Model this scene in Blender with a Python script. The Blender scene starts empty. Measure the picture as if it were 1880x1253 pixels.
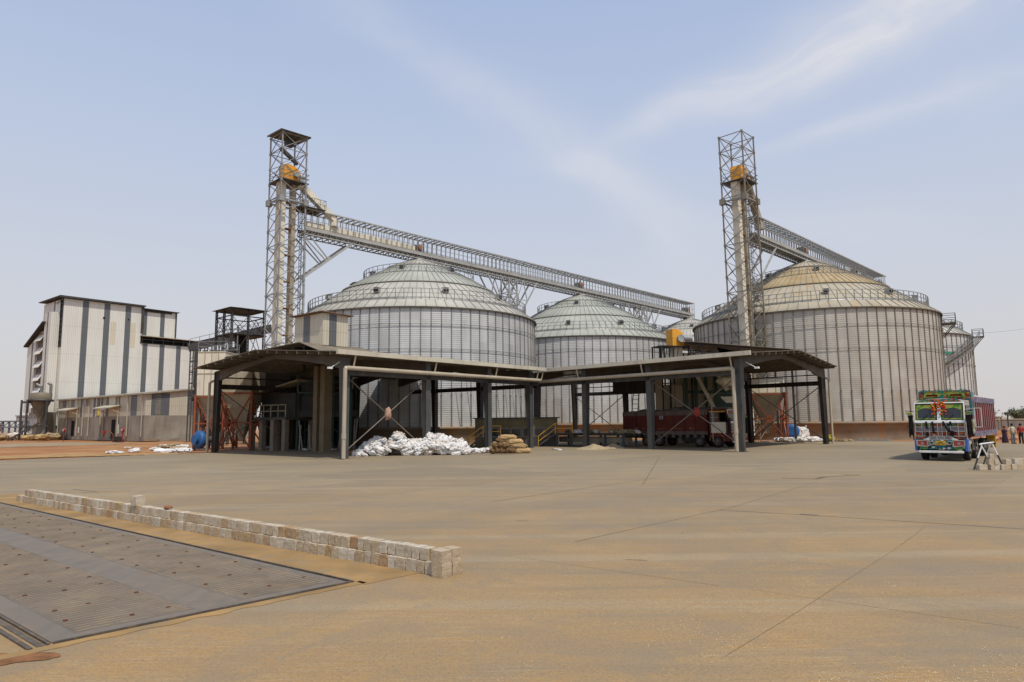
import bpy, math, random
from mathutils import Vector, Matrix, noise
random.seed(7)
R_=math.radians
scene=bpy.context.scene
COL=scene.collection
# ------------------------------------------------------------------ camera model (used to turn surveyed points into metres)
F=1253.0;H=2.4;PITCH=math.atan((774-626.5)/F);ROLL=R_(-0.6)
def basis():
    f=(0,math.cos(PITCH),math.sin(PITCH));u=(0,-math.sin(PITCH),math.cos(PITCH))
    c,s=math.cos(ROLL),math.sin(ROLL)
    return (c,u[1]*s,u[2]*s),(-s,u[1]*c,u[2]*c),f
BX,BU,BF=basis()
def ray(px,py):
    a=(px-940)/F;b=(626.5-py)/F
    return tuple(BF[i]+a*BX[i]+b*BU[i] for i in range(3))
def gp(px,py,z=0.0):
    d=ray(px,py);t=(z-H)/d[2];return Vector((d[0]*t,d[1]*t,z))
def at(px,py,Y):
    d=ray(px,py);t=Y/d[1];return Vector((d[0]*t,Y,H+d[2]*t))
def zat(x,y,py):
    z0,z1=0,80
    for _ in range(40):
        m=(z0+z1)/2;q=(x,y,m-H);w=sum(q[i]*BF[i] for i in range(3))
        if 626.5-F*sum(q[i]*BU[i] for i in range(3))/w>py:z0=m
        else:z1=m
    return z0
# ------------------------------------------------------------------ materials
def nodes(name):
    m=bpy.data.materials.new(name);m.use_nodes=True;nt=m.node_tree
    return m,nt,nt.nodes['Principled BSDF']
def N(nt,t,**k):
    n=nt.nodes.new(t)
    for a,b in k.items():
        if a in n.inputs.keys() if isinstance(a,str) else False:n.inputs[a].default_value=b
        else:setattr(n,a,b)
    return n
def L(nt,a,b):nt.links.new(a,b)
def rgb(c):return (c[0],c[1],c[2],1)
def mixc(nt,fac,a,b,bt='MIX'):
    n=nt.nodes.new('ShaderNodeMix');n.data_type='RGBA';n.blend_type=bt
    if isinstance(fac,(int,float)):n.inputs[0].default_value=fac
    else:L(nt,fac,n.inputs[0])
    for v,i in ((a,6),(b,7)):
        if isinstance(v,tuple):n.inputs[i].default_value=rgb(v)
        else:L(nt,v,n.inputs[i])
    return n.outputs[2]
def mth(nt,op,a,b=None,c=None,clamp=False):
    n=nt.nodes.new('ShaderNodeMath');n.operation=op;n.use_clamp=clamp
    for i,v in enumerate((a,b,c)):
        if v is None:continue
        if isinstance(v,(int,float)):n.inputs[i].default_value=v
        else:L(nt,v,n.inputs[i])
    return n.outputs[0]
def ramp(nt,fac,stops):
    n=nt.nodes.new('ShaderNodeValToRGB');e=n.color_ramp.elements
    while len(e)<len(stops):e.new(0.5)
    for k,(p,c) in enumerate(stops):
        e[k].position=p;e[k].color=rgb(c) if isinstance(c,tuple) else (c,c,c,1)
    L(nt,fac,n.inputs[0]);return n.outputs[0]
def noi(nt,vec,scale,detail=4,rough=.55,dist=0):
    n=nt.nodes.new('ShaderNodeTexNoise');n.inputs['Scale'].default_value=scale;n.inputs['Detail'].default_value=detail
    n.inputs['Roughness'].default_value=rough;n.inputs['Distortion'].default_value=dist
    if vec is not None:L(nt,vec,n.inputs['Vector'])
    return n.outputs['Fac']
def mapv(nt,vec,scale=(1,1,1),rot=(0,0,0)):
    n=nt.nodes.new('ShaderNodeMapping');n.inputs['Scale'].default_value=scale;n.inputs['Rotation'].default_value=rot
    L(nt,vec,n.inputs['Vector']);return n.outputs[0]
def coords(nt,k='Object'):
    return nt.nodes.new('ShaderNodeTexCoord').outputs[k]
def bump(nt,b,h,dist=.02,strength=.6):
    n=nt.nodes.new('ShaderNodeBump');n.inputs['Distance'].default_value=dist;n.inputs['Strength'].default_value=strength
    L(nt,h,n.inputs['Height']);L(nt,n.outputs[0],b.inputs['Normal'])
MC={}
def M(name,col,rough=.7,metal=0,var=.25,scale=1.2,dirt=None,dirtamt=.4,rnd=0,bmp=0):
    """weathered plain surface: two scales of blotching, dirt patches, optional per-object variation"""
    if name in MC:return MC[name]
    m,nt,b=nodes(name);o=coords(nt)
    n1=noi(nt,o,scale,6);n2=noi(nt,mapv(nt,o,(scale*3,scale*3,scale*.5)),1.0,5)
    dk=tuple(c*(1-var) for c in col);lt=tuple(min(1,c*(1+var)) for c in col)
    c=ramp(nt,n1,[(.3,dk),(.7,lt)])
    d=dirt or tuple(x*.45 for x in (col[0],col[1]*.92,col[2]*.8))
    f=ramp(nt,n2,[(.5,0.0),(.75,dirtamt)])
    c=mixc(nt,f,c,d)
    if rnd:
        oi=nt.nodes.new('ShaderNodeObjectInfo')
        hv=nt.nodes.new('ShaderNodeHueSaturation')
        L(nt,c,hv.inputs['Color']);L(nt,mth(nt,'MULTIPLY_ADD',oi.outputs['Random'],2*rnd,1-rnd),hv.inputs['Value'])
        c=hv.outputs[0]
    L(nt,c,b.inputs['Base Color']);b.inputs['Roughness'].default_value=rough;b.inputs['Metallic'].default_value=metal
    if bmp:bump(nt,b,noi(nt,o,18,6),bmp,.6)
    b.inputs['Specular IOR Level'].default_value=.25 if rough>.55 else .5
    MC[name]=m;return m
def sheet(name,col,pitch=.25,axis='h',rough=.55,metal=.1,stain=(.35,.28,.18),amt=.25,depth=.03):
    """profiled metal sheet: ribs at 'pitch' along the horizontal run (h), or local x / y"""
    if name in MC:return MC[name]
    m,nt,b=nodes(name);o=coords(nt);s=nt.nodes.new('ShaderNodeSeparateXYZ');L(nt,o,s.inputs[0])
    run={'h':mth(nt,'ADD',s.outputs[0],s.outputs[1]),'x':s.outputs[0],'y':s.outputs[1],'z':s.outputs[2]}[axis]
    w=mth(nt,'SINE',mth(nt,'MULTIPLY',run,2*math.pi/pitch))
    n1=noi(nt,mapv(nt,o,(.6,.6,.12)),1.0,6);n2=noi(nt,mapv(nt,o,(2.5,2.5,.25)),1.0,5)
    c=mixc(nt,ramp(nt,n1,[(.35,0.0),(.7,.5)]),col,tuple(x*.8 for x in col))
    c=mixc(nt,ramp(nt,n2,[(.52,0.0),(.8,amt*1.6)]),c,stain)
    c=mixc(nt,mth(nt,'MULTIPLY_ADD',w,.09,.09),c,tuple(x*.35 for x in col))
    if axis=='h':
        lap=mth(nt,'LESS_THAN',mth(nt,'FRACT',mth(nt,'MULTIPLY',s.outputs[2],1/5.3)),.012)
        c=mixc(nt,mth(nt,'MULTIPLY',lap,.35),c,tuple(x*.3 for x in col))
    L(nt,c,b.inputs['Base Color']);b.inputs['Roughness'].default_value=rough;b.inputs['Metallic'].default_value=metal
    bump(nt,b,w,depth,.5);MC[name]=m;return m
def silo_wall(name,tint,rust,rustamt):
    m,nt,b=nodes(name);o=coords(nt);s=nt.nodes.new('ShaderNodeSeparateXYZ');L(nt,o,s.inputs[0])
    ang=mth(nt,'ARCTAN2',s.outputs[1],s.outputs[0]);u=mth(nt,'MULTIPLY',ang,15.3)
    cb=nt.nodes.new('ShaderNodeCombineXYZ');L(nt,u,cb.inputs[0]);L(nt,s.outputs[2],cb.inputs[1])
    def br(w,h,c1,c2,mort,off=.5):
        t=nt.nodes.new('ShaderNodeTexBrick');L(nt,cb.outputs[0],t.inputs['Vector']);t.inputs['Scale'].default_value=1
        t.inputs['Brick Width'].default_value=w;t.inputs['Row Height'].default_value=h;t.inputs['Mortar Size'].default_value=.012
        t.inputs['Mortar Smooth'].default_value=.4;t.offset=off;t.inputs['Bias'].default_value=-.1
        t.inputs['Color1'].default_value=rgb(c1);t.inputs['Color2'].default_value=rgb(c2);t.inputs['Mortar'].default_value=rgb(mort);return t.outputs[0]
    c=br(2.4,1.14,tint,tuple(x*.74 for x in tint),tuple(x*.6 for x in tint))
    c=mixc(nt,.5,c,br(1.15,1.14,tint,tuple(x*.68 for x in tint),tuple(x*.7 for x in tint),0))
    n1=noi(nt,mapv(nt,cb.outputs[0],(.9,.16,1)),1,5);c=mixc(nt,ramp(nt,n1,[(.35,0.0),(.7,.5)]),c,tuple(x*1.25 for x in tint))
    n2=noi(nt,mapv(nt,cb.outputs[0],(.5,.35,1)),1,6)
    low=mth(nt,'MULTIPLY_ADD',s.outputs[2],-.07,1.05,clamp=True)
    c=mixc(nt,mth(nt,'MULTIPLY',mth(nt,'MULTIPLY',ramp(nt,n2,[(.4,0.0),(.65,1.0)]),low),rustamt),c,rust)
    drip=noi(nt,mapv(nt,cb.outputs[0],(3.2,.05,1)),1,6,.7);c=mixc(nt,ramp(nt,drip,[(.55,0.0),(.8,.35)]),c,tuple(x*.5 for x in rust))
    wv=mth(nt,'SINE',mth(nt,'MULTIPLY',s.outputs[2],2*math.pi/.228))
    c=mixc(nt,mth(nt,'MULTIPLY_ADD',wv,.07,.07),c,tuple(x*.4 for x in tint))
    L(nt,c,b.inputs['Base Color']);b.inputs['Roughness'].default_value=.5;b.inputs['Metallic'].default_value=.15
    bump(nt,b,wv,.02,.35);return m
# ------------------------------------------------------------------ mesh builder
class MB:
    def __init__(s):s.v=[];s.f=[];s.mi=[];s.sm=[]
    def add(s,vs,fs,mi=0,smooth=False):
        b=len(s.v);s.v+=[tuple(v) for v in vs]
        for f in fs:s.f.append(tuple(b+i for i in f));s.mi.append(mi);s.sm.append(smooth)
        return s
    BF=[(0,3,2,1),(4,5,6,7),(0,1,5,4),(1,2,6,5),(2,3,7,6),(3,0,4,7)]
    def hexa(s,p,mi=0):return s.add(p,MB.BF,mi)
    def box(s,x0,x1,y0,y1,z0,z1,mi=0):
        return s.hexa([(x0,y0,z0),(x1,y0,z0),(x1,y1,z0),(x0,y1,z0),(x0,y0,z1),(x1,y0,z1),(x1,y1,z1),(x0,y1,z1)],mi)
    def bar(s,p,q,w=.08,h=None,mi=0,w2=None):
        p=Vector(p);q=Vector(q);d=q-p
        if d.length<1e-6:return s
        d.normalize();up=Vector((0,0,1)) if abs(d.z)<.95 else Vector((1,0,0))
        a=d.cross(up).normalized();b=a.cross(d).normalized();h=h or w;k=(w2/w) if w2 else 1
        vs=[]
        for c,kk in ((p,1),(q,k)):
            vs+=[c+a*(sx*w*kk/2)+b*(sy*h/2) for sx,sy in ((-1,-1),(1,-1),(1,1),(-1,1))]
        return s.add(vs,MB.BF,mi)
    def tube(s,p,q,r,n=8,mi=0,r2=None,cap=True):
        p=Vector(p);q=Vector(q);d=(q-p).normalized();up=Vector((0,0,1)) if abs(d.z)<.95 else Vector((1,0,0))
        a=d.cross(up).normalized();b=a.cross(d).normalized();r2=r if r2 is None else r2
        vs=[p+(a*math.cos(2*math.pi*i/n)+b*math.sin(2*math.pi*i/n))*r for i in range(n)]+[q+(a*math.cos(2*math.pi*i/n)+b*math.sin(2*math.pi*i/n))*r2 for i in range(n)]
        s.add(vs,[(i,(i+1)%n,n+(i+1)%n,n+i) for i in range(n)],mi,True)
        if cap:s.add(vs,[tuple(range(n))[::-1],tuple(range(n,2*n))],mi)
        return s
    def path(s,pts,r,n=8,mi=0):
        for a,b in zip(pts,pts[1:]):s.tube(a,b,r,n,mi)
        return s
    def lathe(s,prof,n=32,mi=0,c=(0,0,0),smooth=True,a0=0,a1=2*math.pi,flat=False):
        full=abs(a1-a0-2*math.pi)<1e-6;m=n if full else n+1;vs=[]
        for r,z in prof:
            for i in range(m):
                t=a0+(a1-a0)*i/n;vs.append((c[0]+r*math.cos(t),c[1]+r*math.sin(t),c[2]+z))
        fs=[]
        for k in range(len(prof)-1):
            for i in range(n):
                j=(i+1)%m;fs.append((k*m+i,k*m+j,(k+1)*m+j,(k+1)*m+i))
        return s.add(vs,fs,mi,smooth)
    def poly(s,pts,mi=0):return s.add(pts,[tuple(range(len(pts)))],mi)
    def slab(s,pts,th,mi=0):
        n=len(pts);t=[(p[0],p[1],p[2]) for p in pts]+[(p[0],p[1],p[2]-th) for p in pts]
        return s.add(t,[tuple(range(n)),tuple(range(2*n-1,n-1,-1))]+[(i,n+i,n+(i+1)%n,(i+1)%n) for i in range(n)],mi)
    def build(s,name,mats,parent=None,bevel=0,off=None,label=None):
        me=bpy.data.meshes.new(name);vs=s.v
        if off is not None:vs=[(v[0]-off[0],v[1]-off[1],v[2]-off[2]) for v in vs]
        me.from_pydata(vs,[],s.f)
        if not isinstance(mats,(list,tuple)):mats=[mats]
        for m in mats:me.materials.append(m)
        me.polygons.foreach_set('material_index',[min(i,len(mats)-1) for i in s.mi]);me.polygons.foreach_set('use_smooth',s.sm)
        import bmesh
        bm=bmesh.new();bm.from_mesh(me);bmesh.ops.recalc_face_normals(bm,faces=bm.faces)
        bm.to_mesh(me);bm.free();me.update()
        o=bpy.data.objects.new(name,me);COL.objects.link(o)
        if parent:o.parent=parent
        elif off is not None:o.location=off
        if bevel:
            b=o.modifiers.new('bevel','BEVEL');b.width=bevel;b.segments=2;b.limit_method='ANGLE'
        if label:o['label']=label
        return o
def tag(o,label,cat,group=None):
    o['label']=label;o['category']=cat
    if group:o['group']=group
    return o
def thing(name,label,cat,loc=(0,0,0),rz=0,group=None):
    o=bpy.data.objects.new(name,None);COL.objects.link(o);o.empty_display_size=.3
    o.location=loc;o.rotation_euler=(0,0,rz);return tag(o,label,cat,group)
def structure(name,mb,mat):
    o=mb.build(name,mat);o['kind']='structure';return o
def parts(name,boxes,mat,parent,**k):
    for b in boxes:
        m_=MB();x0,x1,y0,y1,z0,z1=b[:6];m_.box(min(x0,x1),max(x0,x1),min(y0,y1),max(y0,y1),z0,z1);m_.build(name,mat,parent,**k)
def dup(root,loc=None,rz=None,label=None,group=None):
    r=root.copy();COL.objects.link(r)
    if loc is not None:r.location=loc
    if rz is not None:r.rotation_euler=(0,0,rz)
    if label:r['label']=label
    if group:r['group']=group
    for ch in list(root.children):
        c=ch.copy();COL.objects.link(c);c.parent=r
        for g in list(ch.children):
            d=g.copy();COL.objects.link(d);d.parent=c
    return r
# ------------------------------------------------------------------ palette
GALV=M('galvanised_steel',(.37,.37,.35),.55,.15,.2,.8,(.3,.22,.13),.35)
GALVD=M('galvanised_steel_weathered',(.22,.22,.21),.55,.4,.2,.8,(.2,.13,.07),.4)
RAIL=M('railing_steel',(.23,.23,.22),.5,.4,.1,1)
DKST=M('dark_grey_painted_steel',(.05,.05,.05),.55,.1,.25,.6,(.16,.12,.08),.45)
DKR=M('dark_brown_painted_steel',(.028,.023,.02),.6,.1,.25,.6,(.12,.09,.06),.45)
GREYF=M('grey_painted_column_flange',(.07,.072,.072),.5,.1,.2,.6,(.2,.15,.1),.4)
RED=M('red_oxide_steel',(.26,.075,.035),.65,0,.3,1,(.12,.05,.03),.4)
CREAM=M('cream_painted_sheet',(.70,.64,.51),.5,0,.12,.7,(.32,.23,.13),.35)
CREAMD=M('cream_sheet_dusty',(.38,.32,.23),.6,0,.15,.7,(.2,.14,.08),.5)
YEL=M('yellow_orange_enamel',(.72,.33,.02),.4,0,.1,1,(.3,.15,.03),.35)
YRAIL=M('yellow_railing_paint',(.55,.30,.04),.5,0,.1,1)
PVC=M('cream_plastic_pipe',(.42,.36,.27),.45,0,.08,.8,(.3,.22,.14),.35)
GUT=M('cream_gutter_paint',(.55,.50,.39),.45,0,.1,.6,(.3,.22,.13),.45)
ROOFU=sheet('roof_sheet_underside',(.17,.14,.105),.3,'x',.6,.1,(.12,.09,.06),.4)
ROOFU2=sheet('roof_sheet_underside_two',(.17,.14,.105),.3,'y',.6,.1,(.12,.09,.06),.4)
CONC=M('raw_concrete',(.27,.24,.195),.9,0,.25,.35,(.15,.13,.105),.7,bmp=.01)
CONCD=M('dirty_concrete',(.24,.20,.155),.9,0,.25,.5,(.30,.15,.06),.55,bmp=.01)
STAINC=M('stained_ring_concrete',(.26,.20,.14),.9,0,.25,.4,(.38,.17,.05),.75,bmp=.01)
CLAD=sheet('white_cladding',(.74,.72,.65),.3,'h',.5,.05,(.55,.42,.25),.14)
CLADS=sheet('grey_cladding_stripe',(.13,.14,.15),.3,'h',.5,.1,(.2,.17,.13),.2)
TRUNKM=M('bark',(.12,.085,.055),.9)
BLACK=M('black_trim_and_shadow_gap',(.012,.012,.012),.9)  # plain black for trim and tassels, also paints the shade inside openings
RUBBER=M('tyre_rubber',(.022,.021,.02),.85,0,.3,3,(.12,.09,.06),.35)
BLUE=M('blue_enamel',(.015,.10,.28),.55,0,.15,1,(.05,.1,.2),.3)
GREEN=M('dark_green_paint',(.01,.05,.03),.5)
WHITEP=M('white_paint',(.72,.72,.70),.45,0,.08,2)
GLASS=M('dark_glass',(.03,.032,.035),.12,0,.2,2)
# ------------------------------------------------------------------ camera, world, sun
cam=bpy.data.cameras.new('camera');co=bpy.data.objects.new('camera',cam);COL.objects.link(co);scene.camera=co
cam.sensor_width=36;cam.lens=36*F/1880;cam.clip_end=8000;cam.clip_start=.1
mt=Matrix((( BX[0],BU[0],-BF[0],0),(BX[1],BU[1],-BF[1],0),(BX[2],BU[2],-BF[2],H),(0,0,0,1)));co.matrix_world=mt
SUN_EL=R_(61);sv=Vector((.50,-.866,0)).normalized()
w=bpy.data.worlds.new('World');scene.world=w;w.use_nodes=True;nt=w.node_tree;bg=nt.nodes['Background']
sky=nt.nodes.new('ShaderNodeTexSky');sky.sky_type='NISHITA';sky.sun_disc=False;sky.sun_elevation=SUN_EL
sky.sun_rotation=math.atan2(sv.x,sv.y);sky.dust_density=3.0;sky.air_density=1.2;sky.ozone_density=1.0
g=nt.nodes.new('ShaderNodeTexCoord').outputs['Generated'];sp=nt.nodes.new('ShaderNodeSeparateXYZ');L(nt,g,sp.inputs[0])
hz=ramp(nt,sp.outputs[2],[(0.0,(7.2,6.9,6.85)),(.07,(7.0,6.85,7.0)),(.2,(6.5,6.8,7.65)),(.36,(5.55,6.35,8.05)),(.6,(4.1,5.2,7.7))])
c=mixc(nt,.85,sky.outputs[0],hz)
yy=mth(nt,'MAXIMUM',sp.outputs[1],.02);U=mth(nt,'DIVIDE',sp.outputs[0],yy);V=mth(nt,'DIVIDE',sp.outputs[2],yy)
wb=noi(nt,mapv(nt,g,(3,3,5)),1.0,3)
def streak(u0,v0,u1,v1,w0,w1,amp,fz):
    """a long cirrus band: soft across, broken along, broad at one end"""
    Ln=math.hypot(u1-u0,v1-v0);dx,dy=(u1-u0)/Ln,(v1-v0)/Ln
    a=mth(nt,'ADD',mth(nt,'MULTIPLY',mth(nt,'SUBTRACT',U,u0),dx),mth(nt,'MULTIPLY',mth(nt,'SUBTRACT',V,v0),dy))
    b=mth(nt,'ADD',mth(nt,'MULTIPLY',mth(nt,'SUBTRACT',U,u0),-dy),mth(nt,'MULTIPLY',mth(nt,'SUBTRACT',V,v0),dx))
    b=mth(nt,'ADD',b,mth(nt,'MULTIPLY_ADD',wb,.18,-.09))
    t=mth(nt,'DIVIDE',a,Ln,clamp=True);wd=mth(nt,'MULTIPLY_ADD',t,w1-w0,w0)
    q=mth(nt,'DIVIDE',b,wd);ga=mth(nt,'EXPONENT',mth(nt,'MULTIPLY',mth(nt,'MULTIPLY',q,q),-1))
    ends=mth(nt,'MULTIPLY',mth(nt,'MULTIPLY',mth(nt,'ADD',a,.1),5,clamp=True),mth(nt,'MULTIPLY',mth(nt,'SUBTRACT',Ln+.15,a),4,clamp=True))
    cb=nt.nodes.new('ShaderNodeCombineXYZ');L(nt,mth(nt,'MULTIPLY',a,2.2),cb.inputs[0]);L(nt,mth(nt,'MULTIPLY',b,fz),cb.inputs[1]);cb.inputs[2].default_value=u0*7
    n=ramp(nt,noi(nt,cb.outputs[0],1.3,7,.62,.9),[(.25,.25),(.65,1.0)])
    fd=mth(nt,'MULTIPLY_ADD',t,.75,.25) if amp>1 else 1.0
    return mth(nt,'MULTIPLY',mth(nt,'MULTIPLY',mth(nt,'MULTIPLY',mth(nt,'MULTIPLY',ga,ends),n),amp),fd)
def uv(px,py):
    d=ray(px,py);return d[0]/d[1],d[2]/d[1]
tot=None
for (a,b,w0,w1,amp,fz) in (((1110,290),(1640,20),.018,.075,1.05,7),((1650,20),(2300,-380),.07,.2,.6,6),((1420,290),(1880,140),.018,.03,.30,8),
                           ((960,190),(560,-20),.03,.05,.26,7),((1300,470),(980,190),.05,.05,.22,5),((1180,330),(1040,300),.03,.03,.3,6),((1700,400),(1250,390),.05,.03,.16,6)):
    s_=streak(*uv(*a),*uv(*b),w0,w1,amp,fz)
    tot=s_ if tot is None else mth(nt,'ADD',tot,s_)
front=mth(nt,'MULTIPLY',sp.outputs[1],6,clamp=True)
tot=mth(nt,'MULTIPLY',mth(nt,'MINIMUM',tot,.85),front)
c=mixc(nt,tot,c,(8.4,8.1,8.0));L(nt,c,bg.inputs['Color']);bg.inputs['Strength'].default_value=.1
sl=bpy.data.lights.new('sun','SUN');sl.energy=3.3;sl.angle=R_(.6);sl.color=(1,.94,.84);so=bpy.data.objects.new('sun',sl);COL.objects.link(so)
sd=Vector((sv.x*math.cos(SUN_EL),sv.y*math.cos(SUN_EL),math.sin(SUN_EL)));so.rotation_euler=(-sd).to_track_quat('-Z','Y').to_euler();so.location=(0,0,60)
scene.view_settings.view_transform='Standard';scene.view_settings.look='None';scene.view_settings.exposure=0
# ------------------------------------------------------------------ ground
def ground_mat():
    m,nt,b=nodes('red_earth');o=coords(nt)
    n=noi(nt,mapv(nt,o,(.1,.1,.1)),1.5,8);c=ramp(nt,n,[(.3,(.24,.09,.027)),(.5,(.34,.15,.048)),(.7,(.40,.24,.10))])
    c=mixc(nt,ramp(nt,noi(nt,o,1.3,8),[(.5,0.0),(.7,.45)]),c,(.20,.09,.04))
    s=nt.nodes.new('ShaderNodeSeparateXYZ');L(nt,o,s.inputs[0])
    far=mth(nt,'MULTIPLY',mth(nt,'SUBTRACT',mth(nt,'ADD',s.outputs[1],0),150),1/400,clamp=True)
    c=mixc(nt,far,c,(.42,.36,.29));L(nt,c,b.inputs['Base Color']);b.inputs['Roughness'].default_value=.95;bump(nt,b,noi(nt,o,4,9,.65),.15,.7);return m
def yard_mat():
    m,nt,b=nodes('yard_concrete');o=coords(nt);s=nt.nodes.new('ShaderNodeSeparateXYZ');L(nt,o,s.inputs[0])
    big=noi(nt,o,.07,5,.6,.5);mid=noi(nt,o,.45,7,.62,.3);fine=noi(nt,o,9,5,.6)
    strk=noi(nt,mapv(nt,o,(.10,1.6,1),(0,0,R_(-3))),1.0,6,.65);strk2=noi(nt,mapv(nt,o,(.35,7,1),(0,0,R_(2))),1.0,5,.6)
    c=ramp(nt,big,[(.3,(.19,.15,.09)),(.55,(.235,.186,.11)),(.75,(.27,.215,.13))])
    bk=nt.nodes.new('ShaderNodeTexBrick');mp=nt.nodes.new('ShaderNodeMapping');mp.inputs['Rotation'].default_value=(0,0,R_(-JA));mp.inputs['Location'].default_value=(-9.45,-3.15,0);L(nt,o,mp.inputs['Vector']);L(nt,mp.outputs[0],bk.inputs['Vector']);bk.offset=0;bk.inputs['Scale'].default_value=1;bk.inputs['Brick Width'].default_value=8.1;bk.inputs['Row Height'].default_value=5.1;bk.inputs['Mortar Size'].default_value=0
    bk.inputs['Color1'].default_value=(.80,.80,.80,1);bk.inputs['Color2'].default_value=(1.2,1.17,1.12,1);c=mixc(nt,1.0,c,bk.outputs[0],'MULTIPLY')
    # ochre dust drifts: more of it over the near slabs
    near=mth(nt,'MULTIPLY_ADD',s.outputs[1],-.028,.95,clamp=True)
    du=mth(nt,'MULTIPLY',ramp(nt,mid,[(.3,0.0),(.62,1.0)]),mth(nt,'MULTIPLY_ADD',near,.95,.15))
    c=mixc(nt,du,c,(.35,.195,.055));oc=noi(nt,o,.16,6,.6,.6);c=mixc(nt,mth(nt,'MULTIPLY',mth(nt,'MULTIPLY_ADD',ramp(nt,oc,[(.35,0.0),(.6,1.0)]),.4,.25),near),c,(.36,.20,.06))
    pale=mth(nt,'MULTIPLY',ramp(nt,strk,[(.45,0.0),(.72,1.0)]),.26);c=mixc(nt,pale,c,(.31,.258,.175))
    dk=mth(nt,'MULTIPLY',ramp(nt,strk,[(.25,1.0),(.48,0.0)]),.28);c=mixc(nt,dk,c,(.215,.185,.15))
    c=mixc(nt,mth(nt,'MULTIPLY',ramp(nt,strk2,[(.5,0.0),(.75,1.0)]),.28),c,(.20,.165,.125))
    # long pale / dark tyre sweeps
    tr=noi(nt,mapv(nt,o,(.05,.5,1),(0,0,R_(38))),1.0,6,.6,.8);c=mixc(nt,mth(nt,'MULTIPLY',ramp(nt,tr,[(.5,0.0),(.6,1.0)]),.42),c,(.17,.145,.105))
    tr=noi(nt,mapv(nt,o,(.04,.6,1),(0,0,R_(-40))),1.0,6,.6,.8);c=mixc(nt,mth(nt,'MULTIPLY',ramp(nt,tr,[(.53,0.0),(.63,1.0)]),.4),c,(.35,.28,.175))
    st=noi(nt,o,.8,5,.7,1.5);c=mixc(nt,ramp(nt,st,[(.66,0.0),(.74,.5)]),c,(.11,.09,.065))
    # rough broomed texture of each slab
    br=noi(nt,mapv(nt,o,(1.5,26,1),(0,0,R_(-51))),1.0,3,.6)
    c=mixc(nt,mth(nt,'MULTIPLY',ramp(nt,br,[(.5,0.0),(.7,1.0)]),mth(nt,'MULTIPLY',ramp(nt,mid,[(.45,0.0),(.6,1.0)]),.5)),c,(.42,.33,.20))
    c=mixc(nt,ramp(nt,fine,[(.35,.22),(.6,0.0)]),c,(.19,.145,.09))
    g1=noi(nt,o,22,4,.7);c=mixc(nt,ramp(nt,g1,[(.38,.4),(.5,0.0)]),c,(.13,.10,.06));g2=noi(nt,o,45,3,.7);c=mixc(nt,ramp(nt,g2,[(.52,0.0),(.68,.45)]),c,(.48,.37,.22))
    pt=noi(nt,o,.28,8,.75,2);c=mixc(nt,ramp(nt,pt,[(.5,0.0),(.54,.3),(.7,.45)]),c,(.21,.165,.11))
    sp_=noi(nt,o,60,2,.5);c=mixc(nt,ramp(nt,sp_,[(.7,0.0),(.76,.5)]),c,(.6,.5,.36))
    L(nt,c,b.inputs['Base Color']);b.inputs['Roughness'].default_value=.82
    h=mth(nt,'ADD',fine,mth(nt,'MULTIPLY',br,.6));bump(nt,b,h,.008,.5);return m
JA=49
EARTH=ground_mat();YARD=yard_mat()
gm=MB()
gm.add([(-4000,-200,-.1),(4000,-200,-.1),(4000,6000,-.1),(-4000,6000,-.1)],[(0,1,2,3)])
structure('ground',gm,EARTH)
e0,e1=gp(0,846),gp(372,832);dv=(e1-e0).normalized();e00=e0-dv*45
def rag(a,b,n,amp):
    """ragged edge between two ground points"""
    out=[];d=(b-a);p=Vector((-d.y,d.x,0)).normalized()
    for i in range(n):
        t=i/n;out.append(a+d*t+p*amp*(noise.noise((a.x+t*9*n*.3,a.y,3.1))))
    return out
r0,r1,r2=gp(1385,812),gp(1665,810),gp(1990,818)
edge=rag(e00,e0,12,1.2)+rag(e0,e1,40,1.0)+[e1,Vector((-24,67,0)),Vector((-13,73,0)),Vector((0,88,0)),Vector((14,84,0))]+[r0]+rag(r0,r1,20,.5)+rag(r1,r2,20,.8)+[r2,Vector((110,40,0)),Vector((110,-60,0)),Vector((-110,-60,0))]
ym=MB();ym.slab([(p[0],p[1],0) for p in edge],.12);structure('concrete_yard',ym,YARD)
# joints and cracks between the slabs
JOINT=M('joint_filler',(.155,.12,.072),.9,0,.3,2);JOINTW=M('joint_dusty',(.20,.158,.095),.9,0,.2,2)
jm=MB();jl=MB()
def strip(mb,pts,w,z,jit=.02):
    for a,b in zip(pts,pts[1:]):
        n=max(1,int((b-a).length/1.2));prev=None
        for i in range(n+1):
            t=i/n;q=a+(b-a)*t;p=Vector((-(b-a).y,(b-a).x,0)).normalized();q=q+p*noise.noise((q.x*.7,q.y*.7,1))*jit
            ww=w*(.6+.8*abs(noise.noise((q.x*1.3,q.y*1.1,5))));cur=(q+p*ww/2,q-p*ww/2)
            if prev:mb.add([(prev[0].x,prev[0].y,z),(prev[1].x,prev[1].y,z),(cur[1].x,cur[1].y,z),(cur[0].x,cur[0].y,z)],[(0,1,2,3)])
            prev=cur
G=lambda *l:[gp(*p) for p in l]
strip(jm,G((1320,937),(1480,946),(1880,972),(1990,979)),.035,.004,.03)
strip(jm,G((931,1021),(1320,1076)),.008,.004);strip(jm,G((1380,1083),(1875,1154)),.009,.004)
strip(jm,G((1333,1206),(1440,1140)),.007,.004);strip(jl,G((1440,1140),(1656,1000)),.009,.004)
strip(jl,G((1056,995),(1343,932),(1500,885)),.03,.004);strip(jl,G((900,922),(1210,877)),.05,.004);strip(jl,G((1180,890),(1212,838)),.08,.004)
strip(jl,G((1656,1000),(1700,966)),.02,.004)
strip(jm,G((1468,945),(1500,947)),.16,.006,.1);strip(jm,G((1435,878),(1500,880),(1512,876)),.22,.006,.15);strip(jl,G((1512,876),(1575,872)),.25,.006,.1)
strip(jm,G((1545,872),(1580,873)),.1,.006,.15)
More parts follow.
